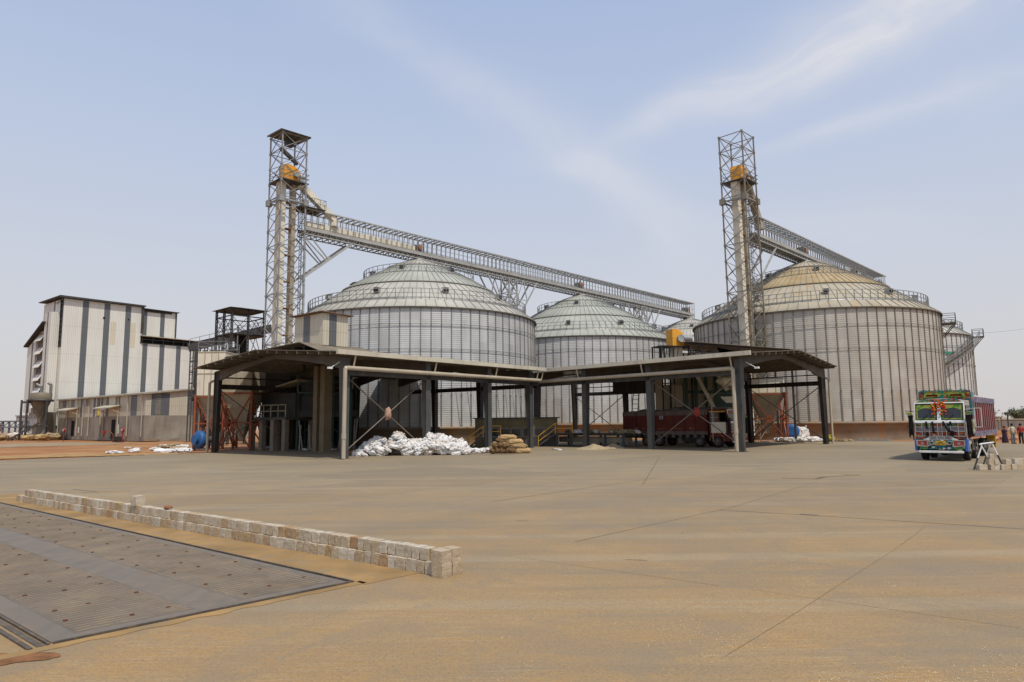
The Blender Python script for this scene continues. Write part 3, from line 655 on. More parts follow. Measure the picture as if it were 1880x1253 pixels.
# ------------------------------------------------------------------ truck shelters (canopies)
D1=Vector((.632,.775,0)).normalized();A1=math.atan2(D1.y,D1.x);P1=Vector((-D1.y,D1.x,0))
OC1=Vector((-11.6,46.3,0));OC2=Vector((17.05,50.1,0));A2=R_(42.9);X2=Vector((math.cos(A2),math.sin(A2),0));Y2=Vector((-X2.y,X2.x,0))
def canopy(lbl,org,rz,swap,W,Lf,Lr,fc,rc,pipe_l0,pipe_l1,end_cols,ez=7.25,rzg=8.05):
    t=thing('truck_shelter',lbl,'canopy',tuple(org),rz)
    P=(lambda l,w,z:(w,l,z)) if swap else (lambda l,w,z:(l,w,z))
    zr=lambda w:ez+(rzg-ez)*(1-abs(w-W/2)/(W/2))
    Lm=max(Lf,Lr);U=ROOFU2 if swap else ROOFU
    m_=MB();ov=.55;sk=1.9 if swap else .3;l0=lambda w:-1.0+sk*max(0,min(1,w/W))
    # roof sheets: two thin folded slabs, ribbed edge
    for (wa,wb) in ((-ov,W/2),(W/2,W+ov)):
        za=zr(wa) if wa<0 or True else 0
        m_.slab([P(l0(wa),wa,zr(wa)),P(l0(wb),wb,zr(wb)),P(Lf if wa<0 else (Lf+Lr)/2,wb if wb!=W/2 else wb,zr(wb)),P(Lf if wa<0 else (Lf+Lr)/2,wa,zr(wa))],.05)
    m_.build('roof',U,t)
    m_=MB()
    w=0.0
    while w<=W+.1:   # purlins running the length; their ends show along the gable edge
        m_.box(*sorted((P(l0(w),w-.03,0)[0],P(Lm-.1,w+.03,0)[0])),*sorted((P(l0(w),w-.03,0)[1],P(Lm-.1,w+.03,0)[1])),zr(w)-.27,zr(w)-.055)
        w+=1.32
    m_.build('purlins',M('purlin_steel',(.16,.13,.10),.7),t)
    # portal frames
    def col(l,w,inner,name='column',mat=DKST,top=None,fl=True):
        m_=MB();z1=(top or zr(w)-.32);d0,d1_=.38,.68;s=1 if inner>0 else -1
        a,b=w,w+s*d0;a1,b1=w,w+s*d1_
        lo,hi=l-.16,l+.16
        m_.hexa([P(lo,a,0),P(hi,a,0),P(hi,b,0),P(lo,b,0),P(lo,a1,z1),P(hi,a1,z1),P(hi,b1,z1),P(lo,b1,z1)])
        if fl:
            m_.box(*sorted((P(l-.24,w,0)[0],P(l+.24,w-s*.03,0)[0])),*sorted((P(l-.24,w,0)[1],P(l+.24,w-s*.03,0)[1])),0,z1,1)
            m_.box(*sorted((P(l-.28,w-s*.1,0)[0],P(l+.28,w+s*.5,0)[0])),*sorted((P(l-.28,w-s*.1,0)[1],P(l+.28,w+s*.5,0)[1])),0,.05,1)
        m_.build(name,[mat,GREYF],t)
    for l in fc:col(l,.1,1)
    for l in rc:col(l,W-.1,-1,'column',DKR)
    for w in end_cols:col(Lf-.3,w,1,'column',DKR)
    for l0,l1 in zip(fc,(rc+[fc[-1]])[:len(fc)]):
        m_=MB();k=8
        for i in range(k):
            wa,wb=.1+(W-.2)*i/k,.1+(W-.2)*(i+1)/k;l=l0+(l1-l0)*(i+.5)/k
            dep=lambda w:(.34+.62*(abs(w-W/2)/(W/2))**2.2)
            m_.hexa([P(l-.1,wa,zr(wa)-.28-dep(wa)),P(l+.1,wa,zr(wa)-.28-dep(wa)),P(l+.1,wb,zr(wb)-.28-dep(wb)),P(l-.1,wb,zr(wb)-.28-dep(wb)),P(l-.1,wa,zr(wa)-.28),P(l+.1,wa,zr(wa)-.28),P(l+.1,wb,zr(wb)-.28),P(l-.1,wb,zr(wb)-.28)])
        m_.build('rafter',M('rafter_steel',(.10,.085,.07),.6,.1,.2,.6),t)
    # ties along both eaves
    m_=MB();m_.bar(P(fc[0],.12,5.85),P(Lf-.1,.12,5.85),.1,.36);m_.build('eave_beam',DKST,t)
    m_=MB();m_.bar(P(rc[0],W-.3,5.65),P(rc[-1],W-.3,5.65),.16,.42);m_.bar(P(rc[0],W-.3,6.45),P(rc[-1],W-.3,6.45),.08,.1);m_.build('rear_beam',DKR,t)
    if end_cols:
        m_=MB();m_.bar(P(Lf-.3,.1,5.65),P(Lf-.3,W-.3,5.65),.16,.4);m_.build('end_beam',DKR,t)
    # rod bracing in the first front bay and some rear bays
    def xb(l0,l1,w,z0,z1):
        m_=MB();m_.tube(P(l0,w,z0),P(l1,w,z1),.045,6);m_.tube(P(l1,w,z0),P(l0,w,z1),.045,6);m_.build('cross_brace',M('brace_rod',(.17,.14,.12),.6,.2),t)
    xb(fc[0],fc[1],.35,.35,5.7)
    xb(rc[0],rc[1],W-.3,.35,5.5)
    if swap:xb(rc[-2],rc[-1],W-.3,.35,5.5)
    else:
        xb(fc[1],fc[2],W*.98,.35,5.5)
    # gutter, drop stubs, big collector pipe, downpipes
    m_=MB();m_.box(*sorted((P(-.9,-ov-.02,0)[0],P(Lf,-ov-.24,0)[0])),*sorted((P(-.9,-ov-.02,0)[1],P(Lf,-ov-.24,0)[1])),ez-.26,ez+.06);m_.build('gutter',GUT,t)
    zp=6.12
    m_=MB();m_.tube(P(pipe_l0,-.42,zp),P(pipe_l1,-.42,zp),.15,12)
    for k in range(int((pipe_l1-pipe_l0)/3)):m_.tube(P(pipe_l0+1.5+k*3,-.42,zp),P(pipe_l0+1.56+k*3,-.42,zp),.165,12)
    m_.tube(P(pipe_l0,-.42,zp+.03),P(pipe_l0-.12,-.42,zp-.10),.152,12);m_.tube(P(pipe_l0-.12,-.42,zp-.05),P(pipe_l0-.14,-.42,.05),.14,12)
    m_.tube(P(pipe_l0-.14,-.42,1.35),P(pipe_l0-.14,-.42,1.7),.165,12)
    m_.build('collector_pipe',PVC,t)
    for l in list(fc)+[Lf-.5]:
        m_=MB();m_.tube(P(l+.15,-.42,zp),P(l+.15,-.68,ez-.2),.06,8);m_.build('drop_pipe',PVC,t)
    for l,lean in ((rc[0],0),):
        m_=MB();m_.tube(P(l-.4,W+.35,6.0),P(l-.4,W+.35,.05),.11,10);m_.tube(P(l-.4,W+.35,6.0),P(l+.2,W-.1,6.4),.1,8);m_.build('downpipe',PVC,t)
    # small floodlight on a swan arm at the gable corner
    m_=MB();m_.tube(P(-.1,.1,ez-.7),P(-1.0,-.2,ez-1.15),.03,6);m_.box(*sorted((P(-1.25,-.3,0)[0],P(-.95,-.1,0)[0])),*sorted((P(-1.25,-.3,0)[1],P(-.95,-.1,0)[1])),ez-1.25,ez-1.12);m_.build('flood_light',WHITEP,t)
    return t
canopy('open truck shelter on the left with the heap of white sacks before it',OC1,A1,False,19.3,22.4,22.4,[.5,8.2,15.4,21.2],[1.2,8.7,16.1],.1,21.9,[7.0,13.4,18.6])
canopy('open truck shelter on the right with the red truck parked under its roof',OC2,A2,True,18.6,22.5,34,[.6,8.65,15.7,21.9],[2.1,9.5,17.2,25.1,33.2],.8,22.3,[])
def W1p(l,w,z=0):return OC1+D1*l+P1*w+Vector((0,0,z))
def W2p(l,w,z=0):return OC2+Y2*l+X2*w+Vector((0,0,z))
# rag knotted where the rods cross
def lump(c,r,mat,name,lbl,cat,seed,sq=(1,1,1),sub=3,amp=.35,group=None,parent=None):
    import bmesh
    bm=bmesh.new();bmesh.ops.create_icosphere(bm,subdivisions=sub,radius=1)
    for v in bm.verts:
        k=1+amp*noise.noise(v.co*1.6+Vector((seed,0,0)))+amp*.5*noise.noise(v.co*4+Vector((0,seed,0)))
        v.co=Vector((v.co.x*sq[0],v.co.y*sq[1],v.co.z*sq[2]))*k*r
    me=bpy.data.meshes.new(name);bm.to_mesh(me);bm.free();me.materials.append(mat)
    o=bpy.data.objects.new(name,me);COL.objects.link(o);o.location=c
    for p in me.polygons:p.use_smooth=True
    if parent:o.parent=parent
    elif lbl:tag(o,lbl,cat,group)
    return o
RAG=M('faded_rag',(.42,.26,.19),.95,0,.3,4);lump(tuple(W1p(4.35,.3,3.05)),.26,RAG,'rag','faded pinkish rag knotted round the crossing rods of the left shelter','rag',3,(1,1,1.7))
lump(tuple(W2p(4.3,.3,3.0)),.24,M('red_rag',(.25,.04,.03),.95),'rag','dark red rag hanging where the rods cross above the red truck','rag',5,(1,1,1.5))
# ------------------------------------------------------------------ cabin and raised roofs above the shelters
t=thing('machine_cabin','small white and grey striped sheet-metal cabin standing above the left shelter roof','cabin',tuple(W1p(7.6,13,0)),A1)
zc0,zc1=9.35,12.25;m_=MB();m_.box(0,2.7,0,4.4,zc0,zc1)
m_.build('wall',sheet('cabin_sheet',(.62,.56,.43),.3,'h',.5,.05,(.4,.3,.15),.2),t)
parts('grey_stripe',[(.65,1.45,-.012,.03,zc0+.02,zc1-.05),(-.012,.03,2.0,3.0,zc0+.02,zc1-.05)],CLADS,t)
m_=MB();m_.slab([(-.4,-.35,zc1+.12),(3.1,-.35,zc1+.02),(3.1,4.8,zc1+.02),(-.4,4.8,zc1+.12)],.07);m_.build('roof',M('rusty_roof_sheet',(.20,.12,.075),.8,0,.3,1),t)
m_=MB()
for x,y in ((.2,.2),(3.0,.2),(.2,3.6),(3.0,3.6)):m_.bar((x,y,7.4),(x,y,zc0),.2)
m_.box(-.2,3.4,-.1,.1,zc0-.3,zc0-.05);m_.bar((1.6,0,zc0-.8),(3,0,zc0-.1),.12);m_.build('support_frame',DKR,t)
t=thing('upper_shed_roof','raised dark sheet roof sloping out behind the left shelter below the striped cabin','roof',tuple(W1p(6,13,0)),A1)
m_=MB();m_.slab([(-.4,-3.5,8.2),(6.5,-3.5,8.2),(6.5,.6,9.5),(-.4,.6,9.5)],.06);m_.slab([(-.4,.6,9.5),(6.5,.6,9.5),(6.5,17,8.9),(-.4,17,8.9)],.06)
m_.build('roof',M('old_roof_sheet',(.20,.165,.12),.75,0,.25,.7),t)
m_=MB()
for i in range(10):m_.box(-.3,6.4,i*1.75-.05,i*1.75+.05,8.95 if i<6 else 8.7,9.15 if i<6 else 8.9)
for x,y in ((.1,.5),(.1,16)):m_.bar((x,y,7.0),(x,y,9.0),.18)
m_.build('frame',DKR,t)
# right: small yellow-headed elevator, its platform and the raised trussed roofs
px=lambda x,y,Y:at(x,y,Y)
Ye=72.0;c_=at(1240,640,Ye);t=thing('bucket_elevator','short cream bucket elevator with a bright yellow head rising through the right shelter roof','elevator',(c_.x,Ye,0),A2-.45)
zt_=zat(c_.x,Ye,637);zh=zat(c_.x,Ye,606)
m_=MB();m_.box(-.55,.55,-.5,.5,0,zt_);m_.build('elevator_casing',CREAM,t)
m_=MB();m_.box(-.68,.12,-.65,.65,zt_,zh);m_.hexa([(.12,-.55,zt_-.1),(.85,-.55,zt_-.1),(.85,.55,zt_-.1),(.12,.55,zt_-.1),(.12,-.55,zh-.05),(.62,-.55,zh-.35),(.62,.55,zh-.35),(.12,.55,zh-.05)]);m_.box(-.7,.14,-.67,-.65,(zt_+zh)/2-.03,(zt_+zh)/2+.03);m_.build('head_housing',YEL,t,bevel=.05)
m_=MB();m_.tube((.5,-.75,zt_+.85),(1.5,-.75,zt_+.85),.3,14);m_.tube((.2,-.6,zt_+.8),(.2,-.95,zt_+.8),.4,12);m_.build('drive_motor',M('grey_motor',(.3,.3,.3)),t)
m_=MB();m_.box(-2.4,1.0,-1.2,.9,zt_-.12,zt_-.02)
for x in (-2.3,-1.4,-.9,.9):m_.bar((x,-1.1,0),(x,-1.1,zt_-.1),.12);m_.bar((x,.8,0),(x,.8,zt_-.1),.12)
for k in range(5):m_.bar((-2.4+k*.45,-1.1,zt_-1.9),(-2.1+k*.45,-1.1,zt_-.1),.06)
m_.build('head_platform',DKR,t)
def trussroof(lbl,x0,x1,y,Y,rz,ln,dep,drop):
    a=at(x0,y,Y);t=thing('raised_shed_roof',lbl,'roof',(a.x,a.y,0),rz);z=a.z
    m_=MB();m_.slab([(-.4,-.5,z+.06),(ln,-.5,z-drop),(ln,dep,z-drop),(-.4,dep,z+.06)],.06);m_.build('roof',MC['old_roof_sheet'],t)
    m_=MB();n=7
    for yy in (-.2,dep-.2):
        m_.bar((0,yy,z-.15),(ln,yy,z-.15-drop),.13);m_.bar((0,yy,z-1.15),(ln*.9,yy,z-.4-drop),.13)
        for i in range(n):
            xa,xb=ln*.85*i/n,ln*.85*(i+1)/n;m_.bar((xa,yy,z-1.15+.75*i/n-drop*i/n),(xb,yy,z-.2-drop*(i+1)/n),.09);m_.bar((xb,yy,z-1.15+.75*(i+1)/n-drop*(i+1)/n),(xb,yy,z-.2-drop*(i+1)/n),.09)
        for xx in (.1,ln*.5,ln-.2):m_.bar((xx,yy,0),(xx,yy,z-.5-drop*(xx/ln)),.18)
    m_.build('truss',DKR,t)
    return t
trussroof('raised roof on open trusses between the yellow-headed elevator and the right lattice tower',1265,1400,628,70.5,R_(-8),10.2,7,1.05)
m_=MB();p=at(1318,651,66);m_.slab([tuple(at(1316,638,66)),tuple(at(1350,645,66)),tuple(at(1392,652,66)),tuple(at(1330,660,66))],.08)
o=m_.build('folded_duct',CREAMD,off=tuple(p));tag(o,'folded dusty cream chute panel lying just above the right shelter gutter','panel')
# ------------------------------------------------------------------ hopper bins on red frames
def bin_(lbl,loc,rz,w,d,z_bot,z_mid,z_top,mat_up,mat_lo,legm,group=None,railing=False):
    t=thing('hopper_bin',lbl,'hopper bin',loc,rz,group);hw,hd=w/2,d/2
    m_=MB();m_.box(-hw,hw,-hd,hd,z_mid,z_top)
    k=0
    for zz in (z_mid+.05,(z_mid+z_top)/2,z_top-.08):m_.box(-hw-.04,hw+.04,-hd-.04,hd+.04,zz-.04,zz+.04,1)
    for i in range(1,4):m_.box(-hw+w*i/4-.03,-hw+w*i/4+.03,-hd-.035,hd+.035,z_mid,z_top,1)
    m_.build('bin',[mat_up,CREAMD],t)
    m_=MB();b=.28;m_.hexa([(-b,-b,z_bot),(b,-b,z_bot),(b,b,z_bot),(-b,b,z_bot),(-hw,-hd,z_mid),(hw,-hd,z_mid),(hw,hd,z_mid),(-hw,hd,z_mid)])
    for q in (.33,.66):
        hh=z_bot+(z_mid-z_bot)*q;ww=b+(hw-b)*q+.03;dd=b+(hd-b)*q+.03;m_.box(-ww,ww,-dd,dd,hh-.03,hh+.03)
    m_.box(-.2,.2,-.2,.2,z_bot-.5,z_bot);m_.build('hopper',mat_lo,t)
    for x,y in ((-1,-1),(1,-1),(1,1),(-1,1)):
        m_=MB();m_.bar((x*(hw+.05),y*(hd+.05),0),(x*(hw+.05),y*(hd+.05),z_mid+.1),.2);m_.build('leg',legm,t)
    m_=MB();e=[(-hw,-hd),(hw,-hd),(hw,hd),(-hw,hd)];zm=z_mid*.48
    for a,b_ in zip(e,e[1:]+e[:1]):
        m_.bar((*a,zm),(*b_,zm),.12);m_.bar((*a,z_mid-.1),(*b_,z_mid-.1),.14);mx,my=(a[0]+b_[0])/2,(a[1]+b_[1])/2
        m_.bar((*a,.2),(mx,my,zm),.1);m_.bar((*b_,.2),(mx,my,zm),.1);m_.bar((mx,my,zm),(*a,z_mid-.2),.1);m_.bar((mx,my,zm),(*b_,z_mid-.2),.1)
        m_.box(mx-.25,mx+.25,my-.06 if abs(my)>abs(mx) else my-.25,my+.06 if abs(my)>abs(mx) else my+.25,zm-.35,zm+.35)
    m_.build('frame_bracing',legm,t)
    if railing:
        m_=MB()
        for a,b_ in zip(e,e[1:]+e[:1]):
            for dz in (.5,1.0):m_.bar((*a,z_top+dz),(*b_,z_top+dz),.05)
            m_.bar((*a,z_top),(*a,z_top+1.0),.05)
        m_.build('top_railing',RAIL,t)
    return t
p=at(398,760,69);bin_('tall cream hopper bin on a red oxide frame just outside the left shelter',(p.x,69,0),A1-R_(50),2.7,3.4,1.6,5.2,9.6,CREAM,CREAMD,RED,railing=True)
p=at(445,760,64);bin_('wide dusty hopper bin on thick red legs inside the left shelter',(p.x,64,0),A1-R_(52),2.9,3.2,1.3,5.3,8.0,CREAMD,CREAMD,RED)
p=at(1407,760,72);bin_('tan hopper bin on a thin red frame under the right shelter',(p.x,72,0),R_(-12),3.3,3.3,1.4,5.0,6.6,CREAM,CREAMD,RED)
# ------------------------------------------------------------------ blue blower fans
def fan(lbl,loc,rz,r):
    t=thing('blower_fan',lbl,'blower',loc,rz)
    m_=MB();m_.lathe([(.15,-.28),(r*.9,-.3),(r,-.2),(r,.2),(r*.9,.3),(.3,.32)],28)
    vs=[(v[0],v[2],v[1]+r+.35) for v in m_.v];m_.v=vs
    m_.build('fan_casing',BLUE,t)
    m_=MB();m_.tube((0,-.62,r+.35),(0,-.28,r+.35),r*.55,20,0,r*.4);m_.build('inlet_cone',BLUE,t)
    m_=MB();m_.tube((0,.3,r+.35),(0,1.3,r+.35),r*.35,14);m_.build('motor',M('dark_motor',(.08,.08,.09)),t)
    m_=MB();m_.box(-r*.7,r*.7,-.4,1.4,0,.12)
    for s in (-1,1):m_.bar((s*r*.6,-.2,.1),(s*r*.45,-.2,r*.7),.1);m_.bar((s*r*.6,1.2,.1),(s*r*.2,1.0,r),.1)
    m_.build('base_frame',M('fan_base',(.06,.07,.1)),t);return t
p=gp(366,826);fan('blue blower fan lying open beside the left shelter and the cream hopper bin',(p.x,p.y,-.25),R_(-35),.85)
p=at(1453,780,71.5);p.z=0;fan('round blue blower fan next to the red-framed hopper under the right shelter',(p.x,p.y,0),R_(-20),.75)
# ------------------------------------------------------------------ plant inside the left shelter
t=thing('control_platform','dark raised steel platform with handrails between the hopper bins and the left shelter','platform',(at(500,800,63).x,63,0),R_(60))
m_=MB();m_.box(-.5,3.2,-2.2,2.6,2.75,3.0);m_.build('deck',DKST,t)
parts('concrete_post',[(x-.22,x+.22,y-.22,y+.22,0,2.75) for x,y in ((-.3,-2),(-.3,-.5),(-.3,1),(-.3,2.4),(3,-1.8),(3,2.4))],CONCD,t)
m_=MB()
for dz in (.55,1.1):m_.bar((-.5,-2.2,3+dz),(-.5,2.6,3+dz),.06)
for i in range(6):m_.bar((-.5,-2.2+i*.96,3),(-.5,-2.2+i*.96,4.1),.06)
m_.build('handrail',M('pale_handrail',(.38,.33,.24)),t)
m_=MB();m_.box(.8,3.2,-2.0,2.5,3.0,5.2);m_.build('machine_housing',M('dark_machine',(.05,.05,.048),.6),t)
m_=MB();m_.slab([tuple(Vector(p)) for p in ((.4,-2.6,6.4),(3.4,-2.6,6.4),(3.4,2.9,5.5),(.4,3.9,5.2))],.12);m_.build('sloped_hood',CREAMD,t)
for k,(l,w_,s) in enumerate(((583,60,.62),(597,59.5,.72))):
    m_=MB();m_.box(-s*.55,s*.55,-s*.45,s*.45,0,7.4)
    for z in (1.5,3,4.5,6):m_.box(-s*.6,s*.6,-s*.5,s*.5,z,z+.08)
    o=m_.build('grain_elevator',M('tan_casing',(.20,.155,.095),.6,0,.15,.8),off=(0,0,0));o.location=(at(l,800,w_).x,w_,0);o.rotation_euler=(0,0,A1);tag(o,('narrow','wider')[k]+' tan grain elevator rising to the roof inside the left shelter','elevator')
t=thing('cleaning_machine','dark grain cleaning machine with green frames and vertical pipes inside the left shelter','machine',(at(545,800,63).x,63,0),R_(6))
m_=MB();m_.box(0,5,0,4,3.0,3.6);m_.box(.3,4.6,.3,3.5,3.6,5.0);m_.box(.2,1.6,.5,2.5,5.0,6.8);m_.build('body',M('dark_machine',(.05,.05,.048)),t)
m_=MB()
for x in (0,1.6,3.2,4.8):
    for y in (0,3.8):m_.bar((x,y,0),(x,y,6.8),.16)
m_.bar((0,0,6.2),(4.8,0,6.2),.18);m_.bar((0,0,5.2),(4.8,0,5.2),.14);m_.bar((0,3.8,6.2),(0,0,6.2),.18);m_.build('frame',GREEN,t)
m_=MB();random.seed(11)
for i in range(12):
    x=random.uniform(-.5,5);y=random.uniform(-.6,1.5);m_.tube((x,y,0),(x+random.uniform(-.4,.4),y,random.uniform(2.2,3.2)),.06,6)
m_.build('pipes',GALV,t)
m_=MB();m_.box(0,3.2,0,1.2,.85,1.0);[m_.box(x,x+.1,y,y+.1,0,.85) for x in (0,3.1) for y in (0,1.1)];m_.box(.3,2.9,.2,1.0,.2,.6)
o=m_.build('work_table',DKST);o.location=W1p(9,1.6);o.rotation_euler=(0,0,A1+.3);tag(o,'dark steel table standing behind the front corner column of the left shelter','table')
# back room added and coloured dark so the left shelter's depth reads as shade
t=thing('dark_back_room','plant room at the back of the left shelter, added as a dark backdrop behind the platform','building',(at(630,800,69).x,69,0),R_(90))
m_=MB();m_.box(0,.3,0,8.2,0,7.6);m_.box(.3,6,-.1,.2,0,7.4);m_.build('wall',M('dark_back_wall',(.05,.042,.034),.9,0,.3,.5),t)
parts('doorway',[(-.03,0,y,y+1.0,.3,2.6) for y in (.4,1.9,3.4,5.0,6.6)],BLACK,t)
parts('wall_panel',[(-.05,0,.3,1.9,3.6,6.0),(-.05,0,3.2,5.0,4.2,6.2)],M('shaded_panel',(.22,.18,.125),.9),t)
# ------------------------------------------------------------------ weigh office between the shelters
a=at(872,800,66.0);b_=at(1024,800,66.0);t=thing('weigh_office','low tan office with a row of dark windows where the two shelters meet','office',(a.x,66,0),0)
wd=b_.x-a.x;zt_=zat(0,66,769);m_=MB();m_.box(0,wd,0,4,0,zt_);m_.build('wall',M('office_wall',(.17,.145,.085),.9,0,.2,.8),t)
m_=MB();m_.slab([(-.2,-.3,zt_+.12),(wd+.2,-.3,zt_+.12),(wd+.2,4.2,zt_+.12),(-.2,4.2,zt_+.12)],.1);m_.build('roof',DKST,t)
FR=M('window_frame_grey',(.22,.23,.23),.5)
for i in range(7):
    x=.25+i*(wd-.4)/7;f=MB();ww=(wd-.4)/7-.12;f.box(x,x+ww,-.05,0,.95,1.0);f.box(x,x+ww,-.05,0,1.72,1.78);f.box(x,x+.05,-.05,0,1.0,1.72);f.box(x+ww-.05,x+ww,-.05,0,1.0,1.72)
    o=f.build('window',FR,t);g_=MB();g_.box(x+.05,x+ww-.05,-.03,-.005,1.0,1.72);g_.build('pane',GLASS,o)
m_=MB();m_.box(1.0,wd-.2,-.02,0,.05,.85);m_.build('lower_panel',DKST,t)
def stair(lbl,loc,rz,n=6,w=.9,land=1.6,h=.2):
    t=thing('steel_stair',lbl,'stairs',loc,rz);H_=n*h
    m_=MB()
    for i in range(n):m_.box(i*.27,i*.27+.28,0,w,(i+1)*h-.04,(i+1)*h)
    m_.box(n*.27,n*.27+land,0,w+.2,H_-.06,H_);m_.build('treads',DKST,t)
    m_=MB()
    for y in (0,w):
        m_.bar((0,y,.1),(n*.27,y,H_),.07,.14)
    for x in (n*.27+.1,n*.27+land-.1):m_.bar((x,.1,0),(x,.1,H_),.09);m_.bar((x,w,0),(x,w,H_),.09)
    m_.build('stringer',DKST,t)
    m_=MB()
    for y in (0,w):
        for dz in (.5,1.0):m_.bar((0,y,dz),(n*.27,y,H_+dz),.06);m_.bar((n*.27,y,H_+dz),(n*.27+land,y,H_+dz),.06)
        for x,z in ((0,0),(n*.27,H_),(n*.27+land,H_)):m_.bar((x,y,z),(x,y,z+1.0),.06)
    m_.build('handrail',YRAIL,t);return t
p=gp(856,826);stair('short steel stair with orange-yellow handrails left of the rolled jute sacks',(p.x,p.y+2.6,0),R_(0),5)
p=gp(990,822);stair('steel stair with yellow handrails leading up to the loading deck by the office',(p.x,p.y+2.0,0),R_(-8),6)
# ------------------------------------------------------------------ loading deck under the right shelter
t=thing('loading_deck','long dark steel loading deck loaded with sacks under the right shelter, beside the red truck','loading platform',tuple(W2p(22.5,3.0,0)),A2)
m_=MB();m_.box(0,2.2,-9.0,0,1.0,1.2);m_.build('deck',DKST,t)
for k in range(5):
    m_=MB();y=-.3-k*2.1
    for x in (.15,2.05):m_.bar((x,y,0),(x,y,1.0),.16)
    m_.build('leg',M('blue_grey_leg',(.07,.10,.12),.5),t)
m_=MB();m_.box(.3,1.9,-8.4,-.6,.35,.85);m_.build('lower_bin',M('dusty_board',(.30,.25,.18),.9),t)
m_=MB();m_.box(-.1,-.05,-.9,-.2,.2,1.0);m_.build('white_panel',WHITEP,t)
# sand-coloured grain heaps on the floor
GRAIN=M('spilled_grain',(.36,.28,.17),.95,0,.2,3)
for k,(x_,y_,r,h,lb) in enumerate(((1090,826,1.5,.55,'low heap of spilled grain by the second column of the right shelter'),(1128,824,1.25,.62,'steeper heap of spilled grain to the right of another heap, next to the red truck'))):
    p=gp(x_,y_);m_=mound('x',(0,0,0),r,r,h,GRAIN,k*3.3);o=m_.build('grain_heap',GRAIN,off=(0,0,0));o.location=(p.x,p.y+1.2,0);tag(o,lb,'grain heap')
# green-framed pale bins behind the red truck
p=at(1262,760,70.5);t=thing('bin_house','row of pale panels in dark green frames behind the red truck','bin house',(p.x,70.5,0),R_(-6))
wd=at(1350,760,70.5).x-p.x
m_=MB();m_.box(0,wd,.1,4,0,8.3);m_.build('panel_wall',CREAMD,t)
m_=MB()
for i in range(6):x=i*wd/5;m_.box(x-.14,x+.14,-.1,.1,0,8.3)
for z in (3.0,5.2,7.0):m_.box(0,wd,-.06,.1,z-.14,z+.14)
m_.box(wd*.62,wd,-.09,.1,2.5,5.0);m_.build('frame',GREEN,t)
m_=MB();m_.bar((wd*.2,-.6,6.9),(wd*.55,-.9,3.2),.35);m_.bar((wd*.62,-.6,7),(wd*.8,-.6,5.3),.7,.4);m_.build('chute',CREAM,t)
m_=MB();m_.box(-2.4,-.4,0,2,0,6.0);m_.box(-3.2,-2.5,-.5,-.2,0,6.8);m_.build('casing',CREAMD,t)
m_=MB();m_.box(-7.5,-2.6,.2,.4,5.2,7.0);m_.bar((-6,-.2,0),(-5.4,-.2,5.4),.08);m_.bar((-5.4,-.2,0),(-4.8,-.2,5.4),.08)
for i in range(12):m_.bar((-6+i*.05,-.2,i*.45),(-5.45+i*.05,-.2,i*.45),.05)
m_.build('ladder_frame',DKR,t)
t=thing('pale_duct','fat cream duct with a tapered end hanging under the rear edge of the right shelter','duct',tuple(at(1332,700,66)),R_(-4))
m_=MB();m_.tube((-.9,0,0),(-.3,0,0),.15,12,0,.5);m_.tube((-.3,0,0),(1.5,0,0),.5,14);m_.build('duct',CREAM,t)
m_=MB();m_.slab([(-.5,0,-1.5),(1.5,0,-1.5),(1.5,.1,-2.0),(0,.1,-2.0)],.1);m_.bar((0,0,.4),(0,0,1.6),.05);m_.bar((1.2,0,.4),(1.2,0,1.6),.05);m_.build('hanger',CREAM,t)
# ------------------------------------------------------------------ left: tall striped process building
OB=Vector((-84.6,127.2,0))
t=thing('process_building','tall white process building with dark vertical stripes, stepped roof and open side','building',tuple(OB),A1)
def zB(x,y,py):
    p=OB+D1*x+P1*y;return zat(p.x,p.y,py)
Zt=zB(0,0,548);Zt2=zB(14,0,561);Zm=zB(19,0,634);Zr=zB(14.2,4,568);Zr2=zB(22,4,573);xB,xC=14.0,25.2
print('bld',Zt,Zt2,Zm,Zr,xB)
m_=MB();m_.hexa([(0,0,2.5),(xB,0,2.5),(xB,11,2.5),(0,11,2.5),(0,0,Zt),(xB,0,Zt),(xB,11,Zt),(0,11,Zt)])
m_.box(xB+.01,xC,.02,11,2.5,Zm);m_.box(xB+.01,xC-2.6,3.6,11,Zm,Zr);m_.build('wall',CLAD,t)
parts('dark_stripe',[(x,x+1.05,-.03,0,2.5,Zt-.1) for x in (3.2,7.0,10.9)]+[(x,x+.95,-.015,.02,2.5,Zm-.05) for x in (14.5,17.9,21.3)]+[(x,x+.9,3.57,3.6,Zm+.2,Zr-.2) for x in (15.7,19.3)],CLADS,t)
m_=MB();m_.slab([(-.9,-.7,Zt+.45),(xB+.5,-.7,Zt+.35),(xB+.5,11.4,Zt+.35),(-.9,11.4,Zt+.45)],.16)
m_.box(-.9,xB+.5,-.72,-.6,Zt+.05,Zt+.35);m_.box(xB-.05,xB+.35,-.4,.3,Zm+2,Zt+.3);m_.build('roof',M('dark_roof_edge',(.06,.055,.05),.7),t)
m_=MB();m_.slab([(xB+.3,2.9,Zr+.3),(xC-2.2,2.9,Zr+.2),(xC-2.2,11.4,Zr+.2),(xB+.3,11.4,Zr+.3)],.14);m_.box(xB+1.2,xC-3.6,3.4,3.6,Zr-.35,Zr-.02);m_.box(xC-2.75,xC-2.5,3.4,3.7,Zm,Zr+.1);m_.build('rear_roof',MC['dark_roof_edge'],t)
m_=MB();m_.slab([(xB-.1,-1.0,Zm+1.55),(xC+.3,-1.0,Zm+1.35),(xC+.3,3.7,Zm+1.45),(xB-.1,3.7,Zm+1.65)],.12);m_.build('canopy_roof',M('pale_sheet_edge',(.42,.37,.26),.6),t)
m_=MB();m_.box(xB,xC,.35,3.5,Zm,Zm+1.35);m_.build('dark_gap',BLACK,t)
